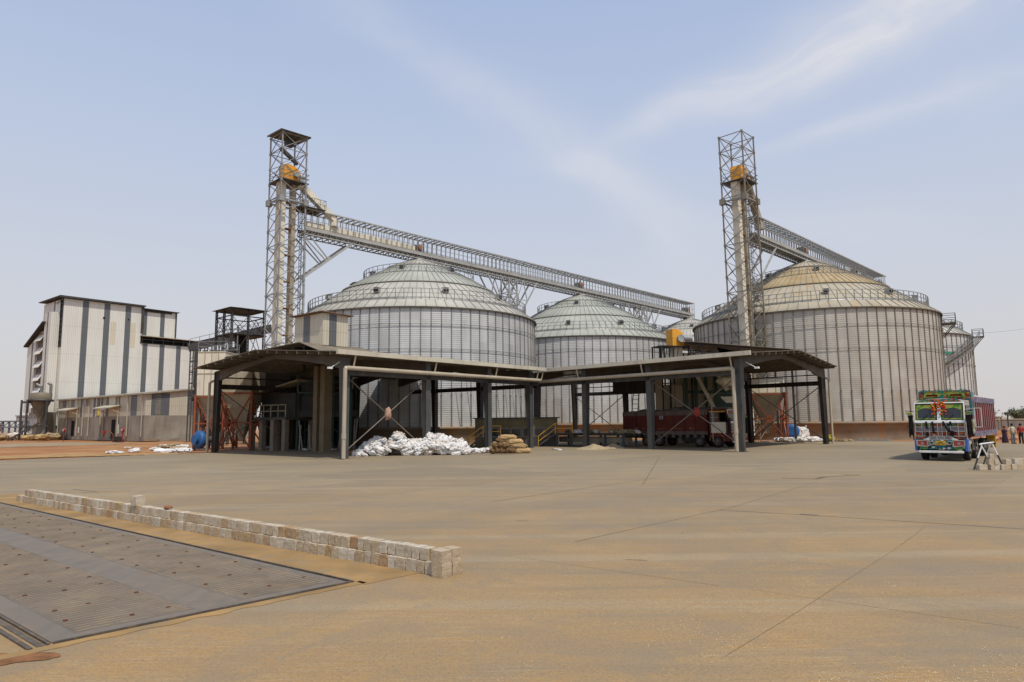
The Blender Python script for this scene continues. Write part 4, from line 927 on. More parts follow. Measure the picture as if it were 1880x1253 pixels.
m_=MB();m_.box(xB-.1,xC+.2,-.1,.05,Zm+.0,Zm+.12);m_.box(xB,xC,-.6,-.5,Zm+.75,Zm+.85)
for i in range(6):m_.bar((xB+.3+i*2.1,-.1,Zm),(xB+.3+i*2.1,-.1,Zm+1.3),.15)
m_.box(xC-.02,xC+.25,-.12,.3,2.5,Zm+1.4);m_.build('eave_frame',DKST,t)
# open stair shaft and louvred side (faces left)
m_=MB();m_.box(-.05,1.2,.02,1.0,2.6,2.6+.1);m_.build('sill',DKST,t)
m_=MB()
z=Zt-1
m_.box(-.05,.0,.1,1.25,Zt-9.2,Zt-.2)
m_.build('dark_shaft',BLACK,t)
m_=MB()
for i in range(9):m_.box(-.12,-.05,.05,1.3,Zt-9+i*1.0,Zt-8.85+i*1.0)
for y in (.1,1.3):m_.bar((-.1,y,Zt-9),(-.1,y,Zt+.3),.12)
m_.bar((-.7,-.3,Zt+.3),(-.7,2.6,Zt+.3),.12);m_.bar((-.7,2.6,Zt-2.3),(-.7,2.6,Zt+.3),.15);m_.bar((-.4,2.6,Zt-.8),(-.1,.1,Zt+.1),.12);m_.build('shaft_frame',DKST,t)
m_=MB();Zs=Zt-2.6
m_.box(-1.6,-.06,1.4,4.6,4.2,Zs);m_.build('side_wall',CLAD,t)
m_=MB();m_.box(-1.63,-1.6,2.6,3.1,4.2,Zs);m_.build('side_stripe',CLADS,t)
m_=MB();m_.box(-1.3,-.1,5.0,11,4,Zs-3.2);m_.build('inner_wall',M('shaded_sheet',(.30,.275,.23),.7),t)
for i in range(6):
    z=Zs-5.2-i*2.55;m_=MB();m_.hexa([(-2.0,5.0,z),(-2.0,8.6,z),(-1.25,8.6,z+1.25),(-1.25,5.0,z+1.25),(-2.0,5.0,z+.08),(-2.0,8.6,z+.08),(-1.25,8.6,z+1.33),(-1.25,5.0,z+1.33)]);m_.build('louvre_hood',CLAD,t)
    m_=MB();m_.box(-1.34,-1.30,5.2,8.4,z-1.0,z-.05);m_.build('vent_opening',DKST,t)
m_=MB();m_.hexa([(-1.6,8.8,5),(0,8.8,5),(0,13.5,5),(-1.6,13.5,5),(-1.6,8.8,Zs-4.4),(0,8.8,Zs-4.4),(0,13.5,Zs-6),(-1.6,13.5,Zs-6)]);m_.build('rear_side_wall',CLAD,t)
m_=MB();m_.box(-1.64,-1.6,10.2,10.9,5,Zs-5.2);m_.build('rear_side_stripe',CLADS,t)
m_=MB();m_.slab([(-2.2,3.9,Zs-1.6),(0,3.9,Zs-1.6),(0,14,Zs-5.6),(-2.2,14,Zs-5.6)],.25);m_.build('side_roof',MC['dark_roof_edge'],t)
m_=MB();m_.box(-.6,xC,.3,10.9,0,2.5);m_.build('plinth_wall',CONCD,t)
m_=MB();m_.box(-1.6,-.65,1.4,4.4,.3,4.2);m_.build('dark_undercroft',BLACK,t)
m_=MB();m_.box(-.035,-.005,2.0,2.7,5.0,6.1);
SG=M('yellow_sign',(.70,.50,.04),.5);m_=MB();m_.box(-1.66,-1.61,1.8,2.6,5.6,6.7);m_.build('yellow_sign',SG,t)
parts('wall_hole',[(6.85,7.2,-.05,.0,Zt-3.2,Zt-2.8),(11.4,11.7,-.05,.0,Zt-3,Zt-2.65)],BLACK,t)
parts('yellowed_sheet',[(12.0,13.0,-.006,-.001,Zt-8.5,Zt-3.4),(8.3,9.3,-.006,-.001,Zt-8.2,Zt-3.6)],sheet('yellowed_cladding',(.66,.60,.46),.3,'h',.5,.05,(.5,.38,.2),.2),t)
# concrete annex with sloping roof
LA=37.5;t=thing('concrete_annex','long low annex with concrete lower walls, striped cladding and small porch roofs','building',tuple(OB-P1*LA),A1)
Ka=OB-P1*LA;Ze=zat(Ka.x,Ka.y,723);Zc=zat(Ka.x,Ka.y,763);XA=17
print('annex',Ze,Zc,[round(v,1) for v in Ka])
m_=MB();m_.hexa([(0,0,0),(XA,0,0),(XA,LA-.8,0),(0,LA-.8,0),(0,0,Zc),(XA,0,Zc),(XA,LA-.8,Zc),(0,LA-.8,Zc)]);m_.build('concrete_wall',CONC,t)
zs=lambda x:Ze+.12*x
CLADT=sheet('cream_cladding',(.58,.53,.42),.3,'h',.5,.05,(.45,.33,.18),.2)
m_=MB();m_.hexa([(.05,.05,Zc),(XA,.05,Zc),(XA,LA-.9,Zc),(.05,LA-.9,Zc),(.05,.05,zs(0)),(XA,.05,zs(XA)),(XA,LA-.9,zs(XA)),(.05,LA-.9,zs(0))]);m_.build('cladding',CLADT,t)
m_=MB();m_.slab([(-.45,-.45,zs(0)+.12),(XA+.3,-.45,zs(XA)+.16),(XA+.3,LA-.85,zs(XA)+.16),(-.45,LA-.85,zs(0)+.12)],.22);m_.build('roof',M('annex_roof_edge',(.36,.32,.25),.6,0,.15),t)
parts('dark_stripe',[(x0,x1,.02,.05,Zc+.03,zs(x0)-.15) for x0,x1 in ((.9,1.5),(2.3,3.6),(6.4,7.4),(8.5,9.8))]+[(.02,.05,y0,y1,Zc+.03,zs(0)-.1) for y0,y1 in ((3,5.2),(13.8,14.8),(17.6,18.6),(19.4,20.2),(24.6,26.0))],CLADS,t)
GR=M('louvre_grey',(.20,.19,.17),.6)
for x0,x1 in ((1.5,2.3),(7.4,8.5)):
    m_=MB();m_.box(x0,x1,.0,.05,Zc+.03,zs(x0)-.15)
    for k in range(9):m_.box(x0,x1,-.03,.0,Zc+.2+k*.32,Zc+.28+k*.32,0)
    m_.build('louvre',GR,t)
for y0 in (9.5,16,22,29,33):
    m_=MB();m_.box(0,.05,y0,y0+1.6,zs(0)-1.4,zs(0)-.2);m_.build('louvre',GR,t)
for y0,zt_,h_ in ((10.6,3.35,2.7),(28.2,3.3,2.7)):
    m_=MB();m_.box(-.03,.02,y0,y0+1.5,.6,zt_);o=m_.build('doorway',BLACK,t)
    m_=MB();m_.slab([(-2.0,y0-1.6,zt_+1.9),(0,y0-1.6,zt_+2.35),(0,y0+4.2,zt_+2.35),(-2.0,y0+4.2,zt_+1.9)],.16)
    m_.bar((-1.8,y0-1.4,zt_+1.8),(-1.8,y0-1.4,zt_+1.8),.1)
    for yy in (y0-1.3,y0+3.9):m_.bar((-.02,yy,zt_+1.1),(-1.8,yy,zt_+1.8),.09)
    m_.build('porch_roof',M('porch_sheet',(.50,.45,.35),.6),t)
for y0 in (.6,5.8,9.4,15.2,16.4,21.5,24.2,26.8,31.5,36.0):
    m_=MB();m_.tube((-.18,y0,.7),(-.18,y0,zs(0)),.09,8);m_.build('rain_pipe',PVC,t)
m_=MB();m_.box(-.05,0,17.0,18.2,Zc+.2,Zc+1.3);m_.build('yellow_sign',SG,t)
parts('notice_board',[(-.04,0,9.2,9.8,1.1,2.6),(-.04,0,26.0,26.4,1.2,2.2)],WHITEP,t)
m_=MB();m_.box(-.06,XA,-.3,0,0,.35);m_.box(2,14,-.9,-.3,-.1,.18);m_.build('plinth_step',CONCD,t)
# fire-hose reels on posts and the red box
RD=M('fire_red',(.26,.03,.025),.4)
def reel(a,b,lb):
    p=gp(a,b);t=thing('hose_reel',lb,'hose reel',(p.x,p.y,0),A1)
    m_=MB();m_.tube((-.12,0,1.75),(.12,0,1.75),.36,20);m_.tube((-.16,0,1.75),(.16,0,1.75),.14,12,1);m_.build('reel',[RD,WHITEP],t);m_=MB();m_.bar((0,0,0),(0,0,1.5),.1);m_.build('post',RD,t)
reel(116,811,'red hose reel on a post at the far door of the concrete annex');reel(224,812,'red hose reel by the near door of the concrete annex')
p=gp(190,811);t=thing('fire_box','small red fire box on a post before the annex wall','fire box',(p.x,p.y,0),A1);m_=MB();m_.box(-.2,.2,-.25,.25,1.1,1.7);m_.build('box',RD,t);m_=MB();m_.bar((0,0,0),(0,0,1.1),.12);m_.build('post',RD,t)
p=gp(218,812);t=thing('door_steps','few dark steps with a railing leading to the near annex door','steps',(p.x,p.y,0),A1);m_=MB()
for k in range(4):m_.box(-.8,.8,k*.35,k*.35+.36,k*.2,k*.2+.18)
m_.build('steps',DKR,t);m_=MB()
for x in (-.8,.8):m_.bar((x,0,0),(x,0,1.0),.07);m_.bar((x,0,1.0),(x,1.4,1.7),.07);m_.bar((x,1.4,.6),(x,1.4,1.7),.07)
m_.build('handrail',RED,t)
# cone-bottomed tank with frame at the far left
Yh=123;c_=at(73,760,Yh);t=thing('cone_hopper','grey cone-bottomed hopper with stub pipes on a dark frame at the far left','hopper',(c_.x,Yh,0),.1)
za,zb_,zc_=zat(c_.x,Yh,723),zat(c_.x,Yh,735),zat(c_.x,Yh,771);r=at(92,735,Yh).x-c_.x
m_=MB();m_.lathe([(0,za+.3),(r*.9,za+.1),(r,za),(r,zb_),(.3,zc_),(.3,zc_-1)],32);m_.build('tank',M('grey_tank',(.19,.16,.115),.6,.1,.15,.3),t)
m_=MB();m_.lathe([(r+.1,zb_-.25),(r+.35,zb_-.25),(r+.35,zb_+.1),(r+.0,zb_+.1)],32)
for x,y in ((-r-.9,-r*.6),(-r*.75,-r*1.0),(r,-r*.6)):m_.bar((x,y,0),(x,y,zb_),.26)
m_.bar((-r-.9,-r*.6,zb_-.4),(r,-r*.6,zb_-.4),.35);m_.bar((-r-.9,-r*.6,2.3),(r*1.3,-r*.6,2.5),.3)
for k in range(8):m_.bar((-3.5+k*.55,-r*1.1,k*.35),(-3.2+k*.55,-r*1.1,k*.35+.1),.25)
m_.bar((-4,-r*1.1,0),(1,-r*1.1,3),.25);m_.build('support_frame',DKST,t)
m_=MB();m_.tube((0,0,za),(0,0,za+1.2),.25,8);m_.tube((0,0,za+1.2),(-.9,0,za+1.7),.25,8);m_.build('stub_pipe',GALVD,t);m_=MB();m_.tube((1.6,0,za),(1.6,0,za+1.6),.25,8);m_.tube((1.6,0,za+1.6),(1.1,0,za+1.9),.25,8);m_.build('stub_pipe',GALVD,t)
p=at(66,800,124);t=thing('concrete_block_house','small bare concrete block building beneath the cone hopper','building',(p.x,124,0),.1);w_=at(83,800,124).x-p.x;m_=MB();m_.box(0,w_,0,3,0,zat(p.x,124,757));m_.build('wall',CONC,t)
p=gp(69,806);m_=MB();m_.box(-.05,.05,-.9,.9,.5,2.9);m_.bar((0,-.7,0),(0,-.7,.5),.12);m_.bar((0,.7,0),(0,.7,.5),.12);o=m_.build('warning_board',M('orange_board',(.60,.30,.02),.6));o.location=(p.x,p.y,0);o.rotation_euler=(0,0,A1+.7);tag(o,'orange notice board standing behind the dumped sacks at the far left','sign')
# faraway plant: pipe bridge, tanks, sheds
Yf=330
def fbox(nm,lb,cat,x0,x1,y0,Y,mat,ytop=None,d=8):
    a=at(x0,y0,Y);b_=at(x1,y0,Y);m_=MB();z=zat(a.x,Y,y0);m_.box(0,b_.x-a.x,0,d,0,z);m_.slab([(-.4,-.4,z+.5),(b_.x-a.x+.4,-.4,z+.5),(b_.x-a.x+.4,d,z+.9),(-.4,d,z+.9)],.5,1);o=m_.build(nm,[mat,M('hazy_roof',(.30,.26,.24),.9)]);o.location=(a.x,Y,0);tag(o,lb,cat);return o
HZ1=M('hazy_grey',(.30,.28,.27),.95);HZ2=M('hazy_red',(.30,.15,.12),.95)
fbox('far_shed','hazy grey factory block on the horizon behind the cone hopper frame','building',30,48,765,Yf,HZ1)
fbox('far_shed','long hazy reddish factory shed on the horizon at the left edge','building',-60,26,781,Yf+30,HZ2)
t=thing('pipe_bridge','long dark pipe bridge on thin legs crossing the horizon at the left edge','pipe bridge',(at(-40,773,250).x,250,0),0)
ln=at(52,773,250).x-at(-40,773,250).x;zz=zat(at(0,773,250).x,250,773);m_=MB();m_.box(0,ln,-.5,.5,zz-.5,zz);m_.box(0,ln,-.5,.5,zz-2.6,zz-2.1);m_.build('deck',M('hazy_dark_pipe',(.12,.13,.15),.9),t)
m_=MB()
for i in range(9):m_.bar((i*ln/8,0,0),(i*ln/8,0,zz),.5);m_.bar((i*ln/8,0,zz-2.4),(min(i+1,8)*ln/8,0,zz-.2),.2)
m_.build('legs',MC['hazy_dark_pipe'],t)
a=at(37,760,Yf-20);m_=MB();m_.lathe([(3.2,0),(3.2,zat(a.x,Yf-20,775)),(0,zat(a.x,Yf-20,773))],20);o=m_.build('storage_tank',M('pale_tank',(.45,.42,.38),.8));o.location=(at(24,780,Yf-20).x,Yf-20,0);tag(o,'pale round storage tank far off at the left','tank')
# ------------------------------------------------------------------ dark steel structures behind the left shelter
Yt=84;c_=at(441,600,Yt);t=thing('roofed_steel_tower','open dark steel tower with a flat pyramid roof and mid platform behind the left shelter','steel tower',(c_.x,Yt,0),A1-.05)
h=2.05;z0=zat(c_.x,Yt,572);zp=zat(c_.x,Yt,617)
m_=MB()
for x,y in ((-h,-h),(h,-h),(h,h),(-h,h),(0,-h),(-h,0)):
    for o_ in (-.13,.13):m_.bar((x+o_,y,0),(x+o_,y,z0),.07);m_.bar((x,y+o_,0),(x,y+o_,z0),.07)
    z=6
    while z<z0:m_.bar((x-.13,y,z),(x+.13,y,z+.2),.05);m_.bar((x,y-.13,z),(x,y+.13,z+.2),.05);z+=.42
m_.build('laced_column',DKST,t)
m_=MB();e=[(-h,-h),(h,-h),(h,h),(-h,h)]
for a,b_ in zip(e,e[1:]+e[:1]):
    for z in (z0-.9,z0-.1,zp):m_.bar((*a,z),(*b_,z),.12)
    mx,my=(a[0]+b_[0])/2,(a[1]+b_[1])/2
    for q in (a,b_):m_.bar((*q,zp),(mx,my,z0-.9),.06);m_.bar((*q,zp-3.5),(mx,my,zp),.06);m_.bar((mx,my,zp),(*q,z0-.9),.05)
m_.build('bracing',DKST,t)
m_=MB();s=h+.5;m_.add([(-s,-s,z0),(s,-s,z0),(s,s,z0),(-s,s,z0),(0,0,z0+.5)],[(0,1,4),(1,2,4),(2,3,4),(3,0,4),(3,2,1,0)]);m_.build('roof',MC['tower_roof_sheet'],t)
m_=MB();m_.box(-h,h+.4,-h,h,zp-.12,zp);m_.box(-.4,.6,-.5,.5,zp-2.2,zp-.1);m_.box(-1.6,-.9,-1.2,-.4,zp-3.2,zp-1.6);m_.build('platform',DKR,t)
m_=MB()
for a,b_ in zip(e,e[1:]+e[:1]):
    for dz in (.5,1.0):m_.bar((*a,zp+dz),(*b_,zp+dz),.045)
m_.tube((-1.2,-1.9,zp-3),(-1.2,-1.9,zp+1),.09,8,0);m_.build('railing',RAIL,t)
Yg=98;a=at(350,640,Yg);t=thing('dark_rack','dark open steel rack with pipework and a sloping walkway right of the striped building','steel rack',(a.x,Yg,0),.12)
m_=MB();ln=at(412,640,Yg).x-a.x;zl,zr_2=zat(a.x,Yg,640),zat(a.x+ln,Yg,627)
for i in range(6):
    x=i*ln/5
    for o_ in (0,.4):m_.bar((x+o_,0,0),(x+o_,0,zl+(zr_2-zl)*i/5),.14);m_.bar((x+o_,2.5,0),(x+o_,2.5,zl),.16)
    for k in range(14):m_.bar((x,0,4+k*.6),(x+.4,0,4.3+k*.6),.06)
for f in (.5,.62,.74,.86):m_.bar((0,0,zl*f),(ln,0,zl*f+.3),.18);m_.bar((0,2.5,zl*f),(ln,2.5,zl*f),.18)
for i in range(5):m_.bar((i*ln/5,1,zl*.5),((i+1)*ln/5,1,zl*.62),.1);m_.tube((i*ln/5,1.2,zl*.45),((i+1)*ln/5,1.2,zl*.5),.3,8)
m_.build('frame',DKST,t)
m_=MB();m_.bar((-.3,0,zl+.1),(ln*2.3,0,zr_2+2.0),.35,1.2);m_.build('walkway',DKST,t)
m_=MB();
for i in range(9):
    x=i*ln*2.2/8;z=zl+.3+(zr_2+1.9-zl)*i/8;m_.bar((x,-.5,z),(x,-.5,z+1.0),.06)
m_.bar((0,-.5,zl+1.3),(ln*2.2,-.5,zr_2+3.0),.06);m_.build('walkway_railing',RAIL,t)
# ------------------------------------------------------------------ trucks
def art(name,cols,scale=3.0,line=(.75,.75,.72)):
    m,nt,b=nodes(name);o=coords(nt)
    v=nt.nodes.new('ShaderNodeTexVoronoi');v.inputs['Scale'].default_value=scale;L(nt,mapv(nt,o,(1,1,1.6)),v.inputs['Vector'])
    s=nt.nodes.new('ShaderNodeSeparateColor');L(nt,v.outputs['Color'],s.inputs[0])
    n=nt.nodes.new('ShaderNodeValToRGB');n.color_ramp.interpolation='CONSTANT';e=n.color_ramp.elements
    while len(e)<len(cols):e.new(.5)
    for k,c in enumerate(cols):e[k].position=k/len(cols);e[k].color=rgb(c)
    L(nt,s.outputs[0],n.inputs[0]);c=n.outputs[0]
    c=mixc(nt,ramp(nt,v.outputs['Distance'],[(.12,.0),(.2,0.0),(.5,.0)]),c,line)
    c=mixc(nt,ramp(nt,noi(nt,o,6,4),[(.5,0.0),(.8,.5)]),c,(.2,.15,.1))
    L(nt,c,b.inputs['Base Color']);b.inputs['Roughness'].default_value=.7;b.inputs['Specular IOR Level'].default_value=.15;return m
OR,GN,BL,LV,YG,RD_,TEAL,WH=(.40,.10,.02),(.05,.19,.03),(.01,.09,.26),(.19,.16,.21),(.22,.27,.045),(.28,.02,.02),(.015,.13,.15),(.50,.50,.46)
ART1=art('truck_art_crown',[YG,TEAL,OR,GN,RD_,TEAL,(.02,.05,.05)],9);ART2=art('truck_art_orange',[OR,(.06,.04,.03),RD_,LV,(.2,.07,.03),OR],10);ART3=art('truck_art_lavender',[LV,(.12,.12,.13),LV,(.3,.25,.3)],9)
ART4=art('truck_art_mixed',[OR,TEAL,(.03,.03,.03),GN,BL,YG,LV],8);ART5=art('truck_art_bumper',[TEAL,(.02,.08,.05),(.01,.03,.07),TEAL,(.01,.05,.05),WH],7);YGL=art('yellow_green_trim',[YG,(.32,.30,.06),GN,YG],7)
FLW=art('flower_garland',[(.62,.12,.02),(.55,.02,.02),(.6,.25,.03),(.5,.03,.05)],9);CHR=M('bright_trim',(.60,.60,.58),.3,.4,.1,3)
LVP=art('lavender_border',[LV,(.11,.08,.14),LV,(.24,.22,.25),(.14,.11,.18)],5)
RDP=M('truck_red',(.11,.003,.006),.75,0,.15,1.5,(.12,.03,.02),.35);RDB=M('truck_brown_red',(.115,.022,.014),.6,0,.25,1.2,(.08,.03,.02),.5);BLP=M('truck_blue',(.02,.12,.42),.4,0,.12,3);TAR=M('tarpaulin_grey',(.13,.11,.10),.9,0,.35,1.5,(.1,.08,.07),.5,bmp=.04)
NP=M('number_plate_yellow',(.65,.38,.02),.5);WHD=M('dusty_white_paint',(.38,.35,.30),.6,0,.25,3,(.2,.15,.1),.5);TEALM=M('teal_paint',(.03,.16,.18),.45)
def wheel(par,x,y,side,r=.52,w=.3):
    m_=MB();n=28;pr=[(r*.62,-w/2),(r*.93,-w/2),(r,-w/2+.05),(r,w/2-.05),(r*.93,w/2),(r*.62,w/2)]
    m_.lathe(pr,n)
    m_.v=[(v[0],v[2],v[1]) for v in m_.v]
    for k in range(24):
        a=2*math.pi*k/24;m_.bar((r*math.cos(a),-w*.4,r*math.sin(a)),(r*math.cos(a+.1),w*.4,r*math.sin(a+.1)),.05,.03)
    o=m_.build('tyre',RUBBER,None);wh=bpy.data.objects.new('wheel',o.data);bpy.data.objects.remove(o);COL.objects.link(wh);wh.parent=par;wh.location=(x,y,r)
    m_=MB();m_.lathe([(r*.62,w/2-.02),(r*.55,w/2-.08),(r*.3,w/2-.12),(r*.28,w/2+.04),(r*.12,w/2+.08),(0,w/2+.08)],20)
    for k in range(8):
        a=2*math.pi*k/8;m_.tube((r*.4*math.cos(a),r*.4*math.sin(a),w/2-.12),(r*.4*math.cos(a),r*.4*math.sin(a),w/2-.03),.03,6)
    m_.v=[(v[0],v[2]*side,v[1]) for v in m_.v];q=m_.build('rim',M('rim_dusty',(.16,.13,.11),.7,.2),wh);return wh
def truck(lbl,loc,rz,painted,Lt=10.8):
    t=thing('painted_truck' if painted else 'red_truck',lbl,'truck',loc,rz)
    hw=1.2
    RDP.node_tree.nodes['Principled BSDF'].inputs['Specular IOR Level'].default_value=.08
    # chassis and wheels
    m_=MB()
    for y in (-.45,.45):m_.box(-Lt+.2,-.3,y-.06,y+.06,.72,.98)
    for x in range(1,11):m_.box(-x-.05,-x+.05,-.45,.45,.75,.93)
    m_.box(-4.9,-3.5,hw-.75,hw-.25,.5,1.05);m_.box(-4.9,-3.5,-hw+.25,-hw+.75,.5,1.05);m_.box(-1.6,-.2,-.5,.5,.45,1.0)
    m_.build('chassis',DKR,t)
    for x in ((-1.25,-3.0,-7.2,-8.6) if not painted else (-1.2,-3.6,-7.0,-8.4)):
        for s in (-1,1):wheel(t,x,s*(hw-.2),s)
    # cab shell with raked windscreen
    cz=3.30;m_=MB()
    m_.hexa([(-1.95,-hw,.9),(-.02,-hw,.9),(-.02,hw,.9),(-1.95,hw,.9),(-1.95,-hw,2.12),(0,-hw,2.12),(0,hw,2.12),(-1.95,hw,2.12)])
    for s in (-1,1):
        y0,y1=sorted((s*hw,s*(hw-.06)))
        m_.hexa([(-.12,y0,2.12),(0,y0,2.12),(0,y1,2.12),(-.12,y1,2.12),(-.42,y0,cz-.1),(-.24,y0,cz-.1),(-.24,y1,cz-.1),(-.42,y1,cz-.1)]);m_.box(-1.05,-.95,y0,y1,2.12,cz-.1);m_.box(-1.95,-1.8,y0,y1,2.12,cz-.1);m_.box(-1.95,-.4,y0,y1,3.02,cz-.1)
    m_.box(-1.95,-1.9,-hw,hw,2.12,cz-.1)
    n=6
    for i in range(n):
        ya,yb=-hw+2*hw*i/n,-hw+2*hw*(i+1)/n;zf=lambda y:cz+.12*(1-(y/hw)**2)
        m_.hexa([(-1.95,ya,cz-.12),(-.22,ya,cz-.12),(-.22,yb,cz-.12),(-1.95,yb,cz-.12),(-1.95,ya,zf(ya)),(-.3,ya,zf(ya)),(-.3,yb,zf(yb)),(-1.95,yb,zf(yb))])
    m_.build('cab',WHD if painted else RDB,t)
    m_=MB();m_.box(-1.85,-.5,-hw+.1,hw-.1,2.0,2.1);m_.box(-1.8,-1.3,-.9,-.3,2.1,2.8);m_.box(-1.8,-1.3,.3,.9,2.1,2.8);m_.build('cab_interior',BLACK,t)
    # windscreens: dark glass with painted trim arch
    def rp(y,z,d=0):   # point on the raked front plane
        k=(z-2.12)/(cz-.1-2.12);return (-.24*k+d,y,z)
    for s in (-1,1):
        ya,yb=(-1.12,-.13) if s<0 else (.13,1.12)
        g_=MB();g_.add([rp(ya,2.24,.0),rp(yb,2.24,.0),rp(yb,3.12,.0),rp(ya,3.12,.0)],[(0,1,2,3)]);o=g_.build('windscreen',GLASS,t)
        g_=MB();n=14;zt_=3.1;
        for i in range(n):
            y0=ya+(yb-ya)*i/n;y1=ya+(yb-ya)*(i+1)/n
            f=lambda y:2.62+.27*max(0,1-((y-(ya+yb)/2)/((yb-ya)*.5))**2)**.7
            g_.add([rp(y0,f(y0),.012),rp(y1,f(y1),.012),rp(y1,zt_,.012),rp(y0,zt_,.012)],[(0,1,2,3)])
        for q0,q1 in ((ya,ya+.09),(yb-.09,yb)):g_.add([rp(q0,2.26,.012),rp(q1,2.26,.012),rp(q1,2.7,.012),rp(q0,2.7,.012)],[(0,1,2,3)])
        g_.add([rp(ya,2.25,.013),rp(yb,2.25,.013),rp(yb,2.33,.013),rp(ya,2.33,.013)],[(0,1,2,3)])
        g_.build('screen_trim',YGL if painted else ART2,o)
        g_=MB();c_=[rp(ya,2.24,.02),rp(yb,2.24,.02),rp(yb,3.12,.02),rp(ya,3.12,.02)]
        for a,b_ in zip(c_,c_[1:]+c_[:1]):g_.bar(a,b_,.045)
        g_.build('screen_rubber',BLACK,o)
        w_=MB();w_.bar(rp(ya+.2,2.2,.05),rp(ya+.55,2.5,.05),.02);w_.build('wiper',BLACK,t)
    m_=MB()
    for y0,y1 in ((-1.2,-1.13),(-.1,.1),(1.13,1.2)):m_.hexa([rp(y0,2.12,0),rp(y1,2.12,0),rp(y1,3.2,0),rp(y0,3.2,0),rp(y0,2.12,.04),rp(y1,2.12,.04),rp(y1,3.2,.04),rp(y0,3.2,.04)])
    m_.hexa([rp(-1.2,2.08,0),rp(1.2,2.08,0),rp(1.2,2.22,0),rp(-1.2,2.22,0),rp(-1.2,2.08,.05),rp(1.2,2.08,.05),rp(1.2,2.22,.05),rp(-1.2,2.22,.05)])
    m_.hexa([rp(-1.15,3.13,0),rp(1.15,3.13,0),rp(1.1,3.2,0),rp(-1.1,3.2,0),rp(-1.15,3.13,.05),rp(1.15,3.13,.05),rp(1.1,3.2,.05),rp(-1.1,3.2,.05)])
    m_.build('front_frame',WHITEP,t,bevel=.02)
    m_=MB();m_.add([rp(-1.1,3.21,.02),rp(1.1,3.21,.02),rp(.85,3.38,.03),rp(-.85,3.38,.03)],[(0,1,2,3)]);m_.build('visor_panel',ART1,t)
    # lower front: rows of painted panels behind bright bars
    m_=MB();m_.box(0,.045,-1.19,1.19,1.15,2.08);m_.build('front_backing',BLACK,t)
    fx=.04;rows=[(1.86,2.06,[(-1.18,-.86,ART4),(-.86,-.3,ART4),(-.3,.3,ART2),(.3,.86,ART4),(.86,1.18,ART1)]),(1.62,1.84,[(-1.18,-.5,ART3),(-.5,.5,ART3),(.5,1.18,LVP)]),(1.36,1.60,[(-1.18,-.6,ART2),(-.6,.6,ART2),(.6,1.18,ART2)]),(1.18,1.34,[(-1.18,-.7,ART2),(-.5,.5,M('grille_grey',(.28,.28,.30),.4)),(.7,1.18,ART2)])]
    for z0_,z1_,ps in rows:
        for a,b_,mm in ps:
            m_=MB();m_.box(fx,fx+.03,a+.03,b_-.03,z0_+.02,z1_-.02);m_.build('front_panel',mm,t)
    m_=MB()
    for z in (1.35,1.61,1.85,2.07):m_.box(fx+.02,fx+.06,-1.18,1.18,z-.012,z+.012)
    for y in (-1.18,-.86,-.5,-.3,-.1,.1,.3,.5,.86,1.16):m_.box(fx+.02,fx+.055,y,y+.02,1.36,2.07)
    for y in (-.5,-.17,.17,.48):m_.box(fx+.02,fx+.06,y,y+.025,1.18,1.35)
    m_.box(fx+.02,fx+.07,-.52,.52,1.165,1.19);m_.box(fx+.02,fx+.07,-.52,.52,1.335,1.36);m_.build('grille_bars',CHR,t)
    m_=MB()
    for s in (-1,1):m_.add([(fx+.05,s*.52,1.32),(fx+.05,s*.88,1.14),(fx+.05,s*.52,1.10)],[(0,1,2)])
    m_.build('nose_trim',WHITEP,t)
    # bumper
    m_=MB();m_.box(-.3,.16,-1.12,1.12,.62,1.14);m_.build('bumper',ART5 if painted else RDB,t,bevel=.03)
    m_=MB();m_.box(.10,.22,-1.05,1.05,.44,.56);m_.build('bumper_bar',WHITEP,t,bevel=.02)
    parts('corner_panel',[(-.5,.17,s*1.12,s*1.24,.55,1.18) for s in (-1,1)],BLP if painted else RDB,t)
    for s in (-1,1):
        g_=MB();
        for dy,dz in ((-.28,0),(.0,0),(-.14,.0)):
            pass
        g_.box(.16,.19,min(s*.62,s*1.1),max(s*.62,s*1.1),.8,1.12);o=g_.build('headlight',M('headlight_red',(.40,.06,.05),.3),t)
        g_=MB();e=[(s*.60,.78),(s*1.12,.84),(s*1.12,1.12),(s*.60,1.12)]
        for a,b_ in zip(e,e[1:]+e[:1]):g_.bar((.2,*a),(.2,*b_),.05)
        g_.build('headlight_surround',WHD,o);g_=MB();g_.tube((.19,s*.86,.96),(.215,s*.86,.96),.08,14);g_.build('lens',M('lamp_lens',(.3,.22,.2),.2),o)
        g_=MB()
        for k in range(12):
            a0=2*math.pi*k/12;a1=2*math.pi*(k+1)/12;g_.bar((.175,s*.42+.1*math.cos(a0),.98+.1*math.sin(a0)),(.175,s*.42+.1*math.cos(a1),.98+.1*math.sin(a1)),.035)
        g_.bar((.175,s*.32,.9),(.175,s*.22,1.02),.05);g_.bar((.175,s*.5,1.05),(.175,s*.62,1.1),.05);g_.build('scroll_ornament',WHD,t)
    m_=MB();m_.box(.16,.18,-.25,.25,.86,1.1);m_.box(.18,.185,-.1,.12,1.0,1.05,1)
    for k in range(6):m_.box(.18,.185,-.19+k*.065,-.15+k*.065,.9,.96,1)
    m_.build('number_plate',[NP,M('plate_ink',(.04,.03,.02),.6)],t)
    parts('lower_trim',[(.16,.175,s*.62,s*1.0,.64,.76) for s in (-1,1)],M('leaf_green',(.04,.2,.03),.5) if painted else RDB,t)
    # tassels, garland
    random.seed(5)
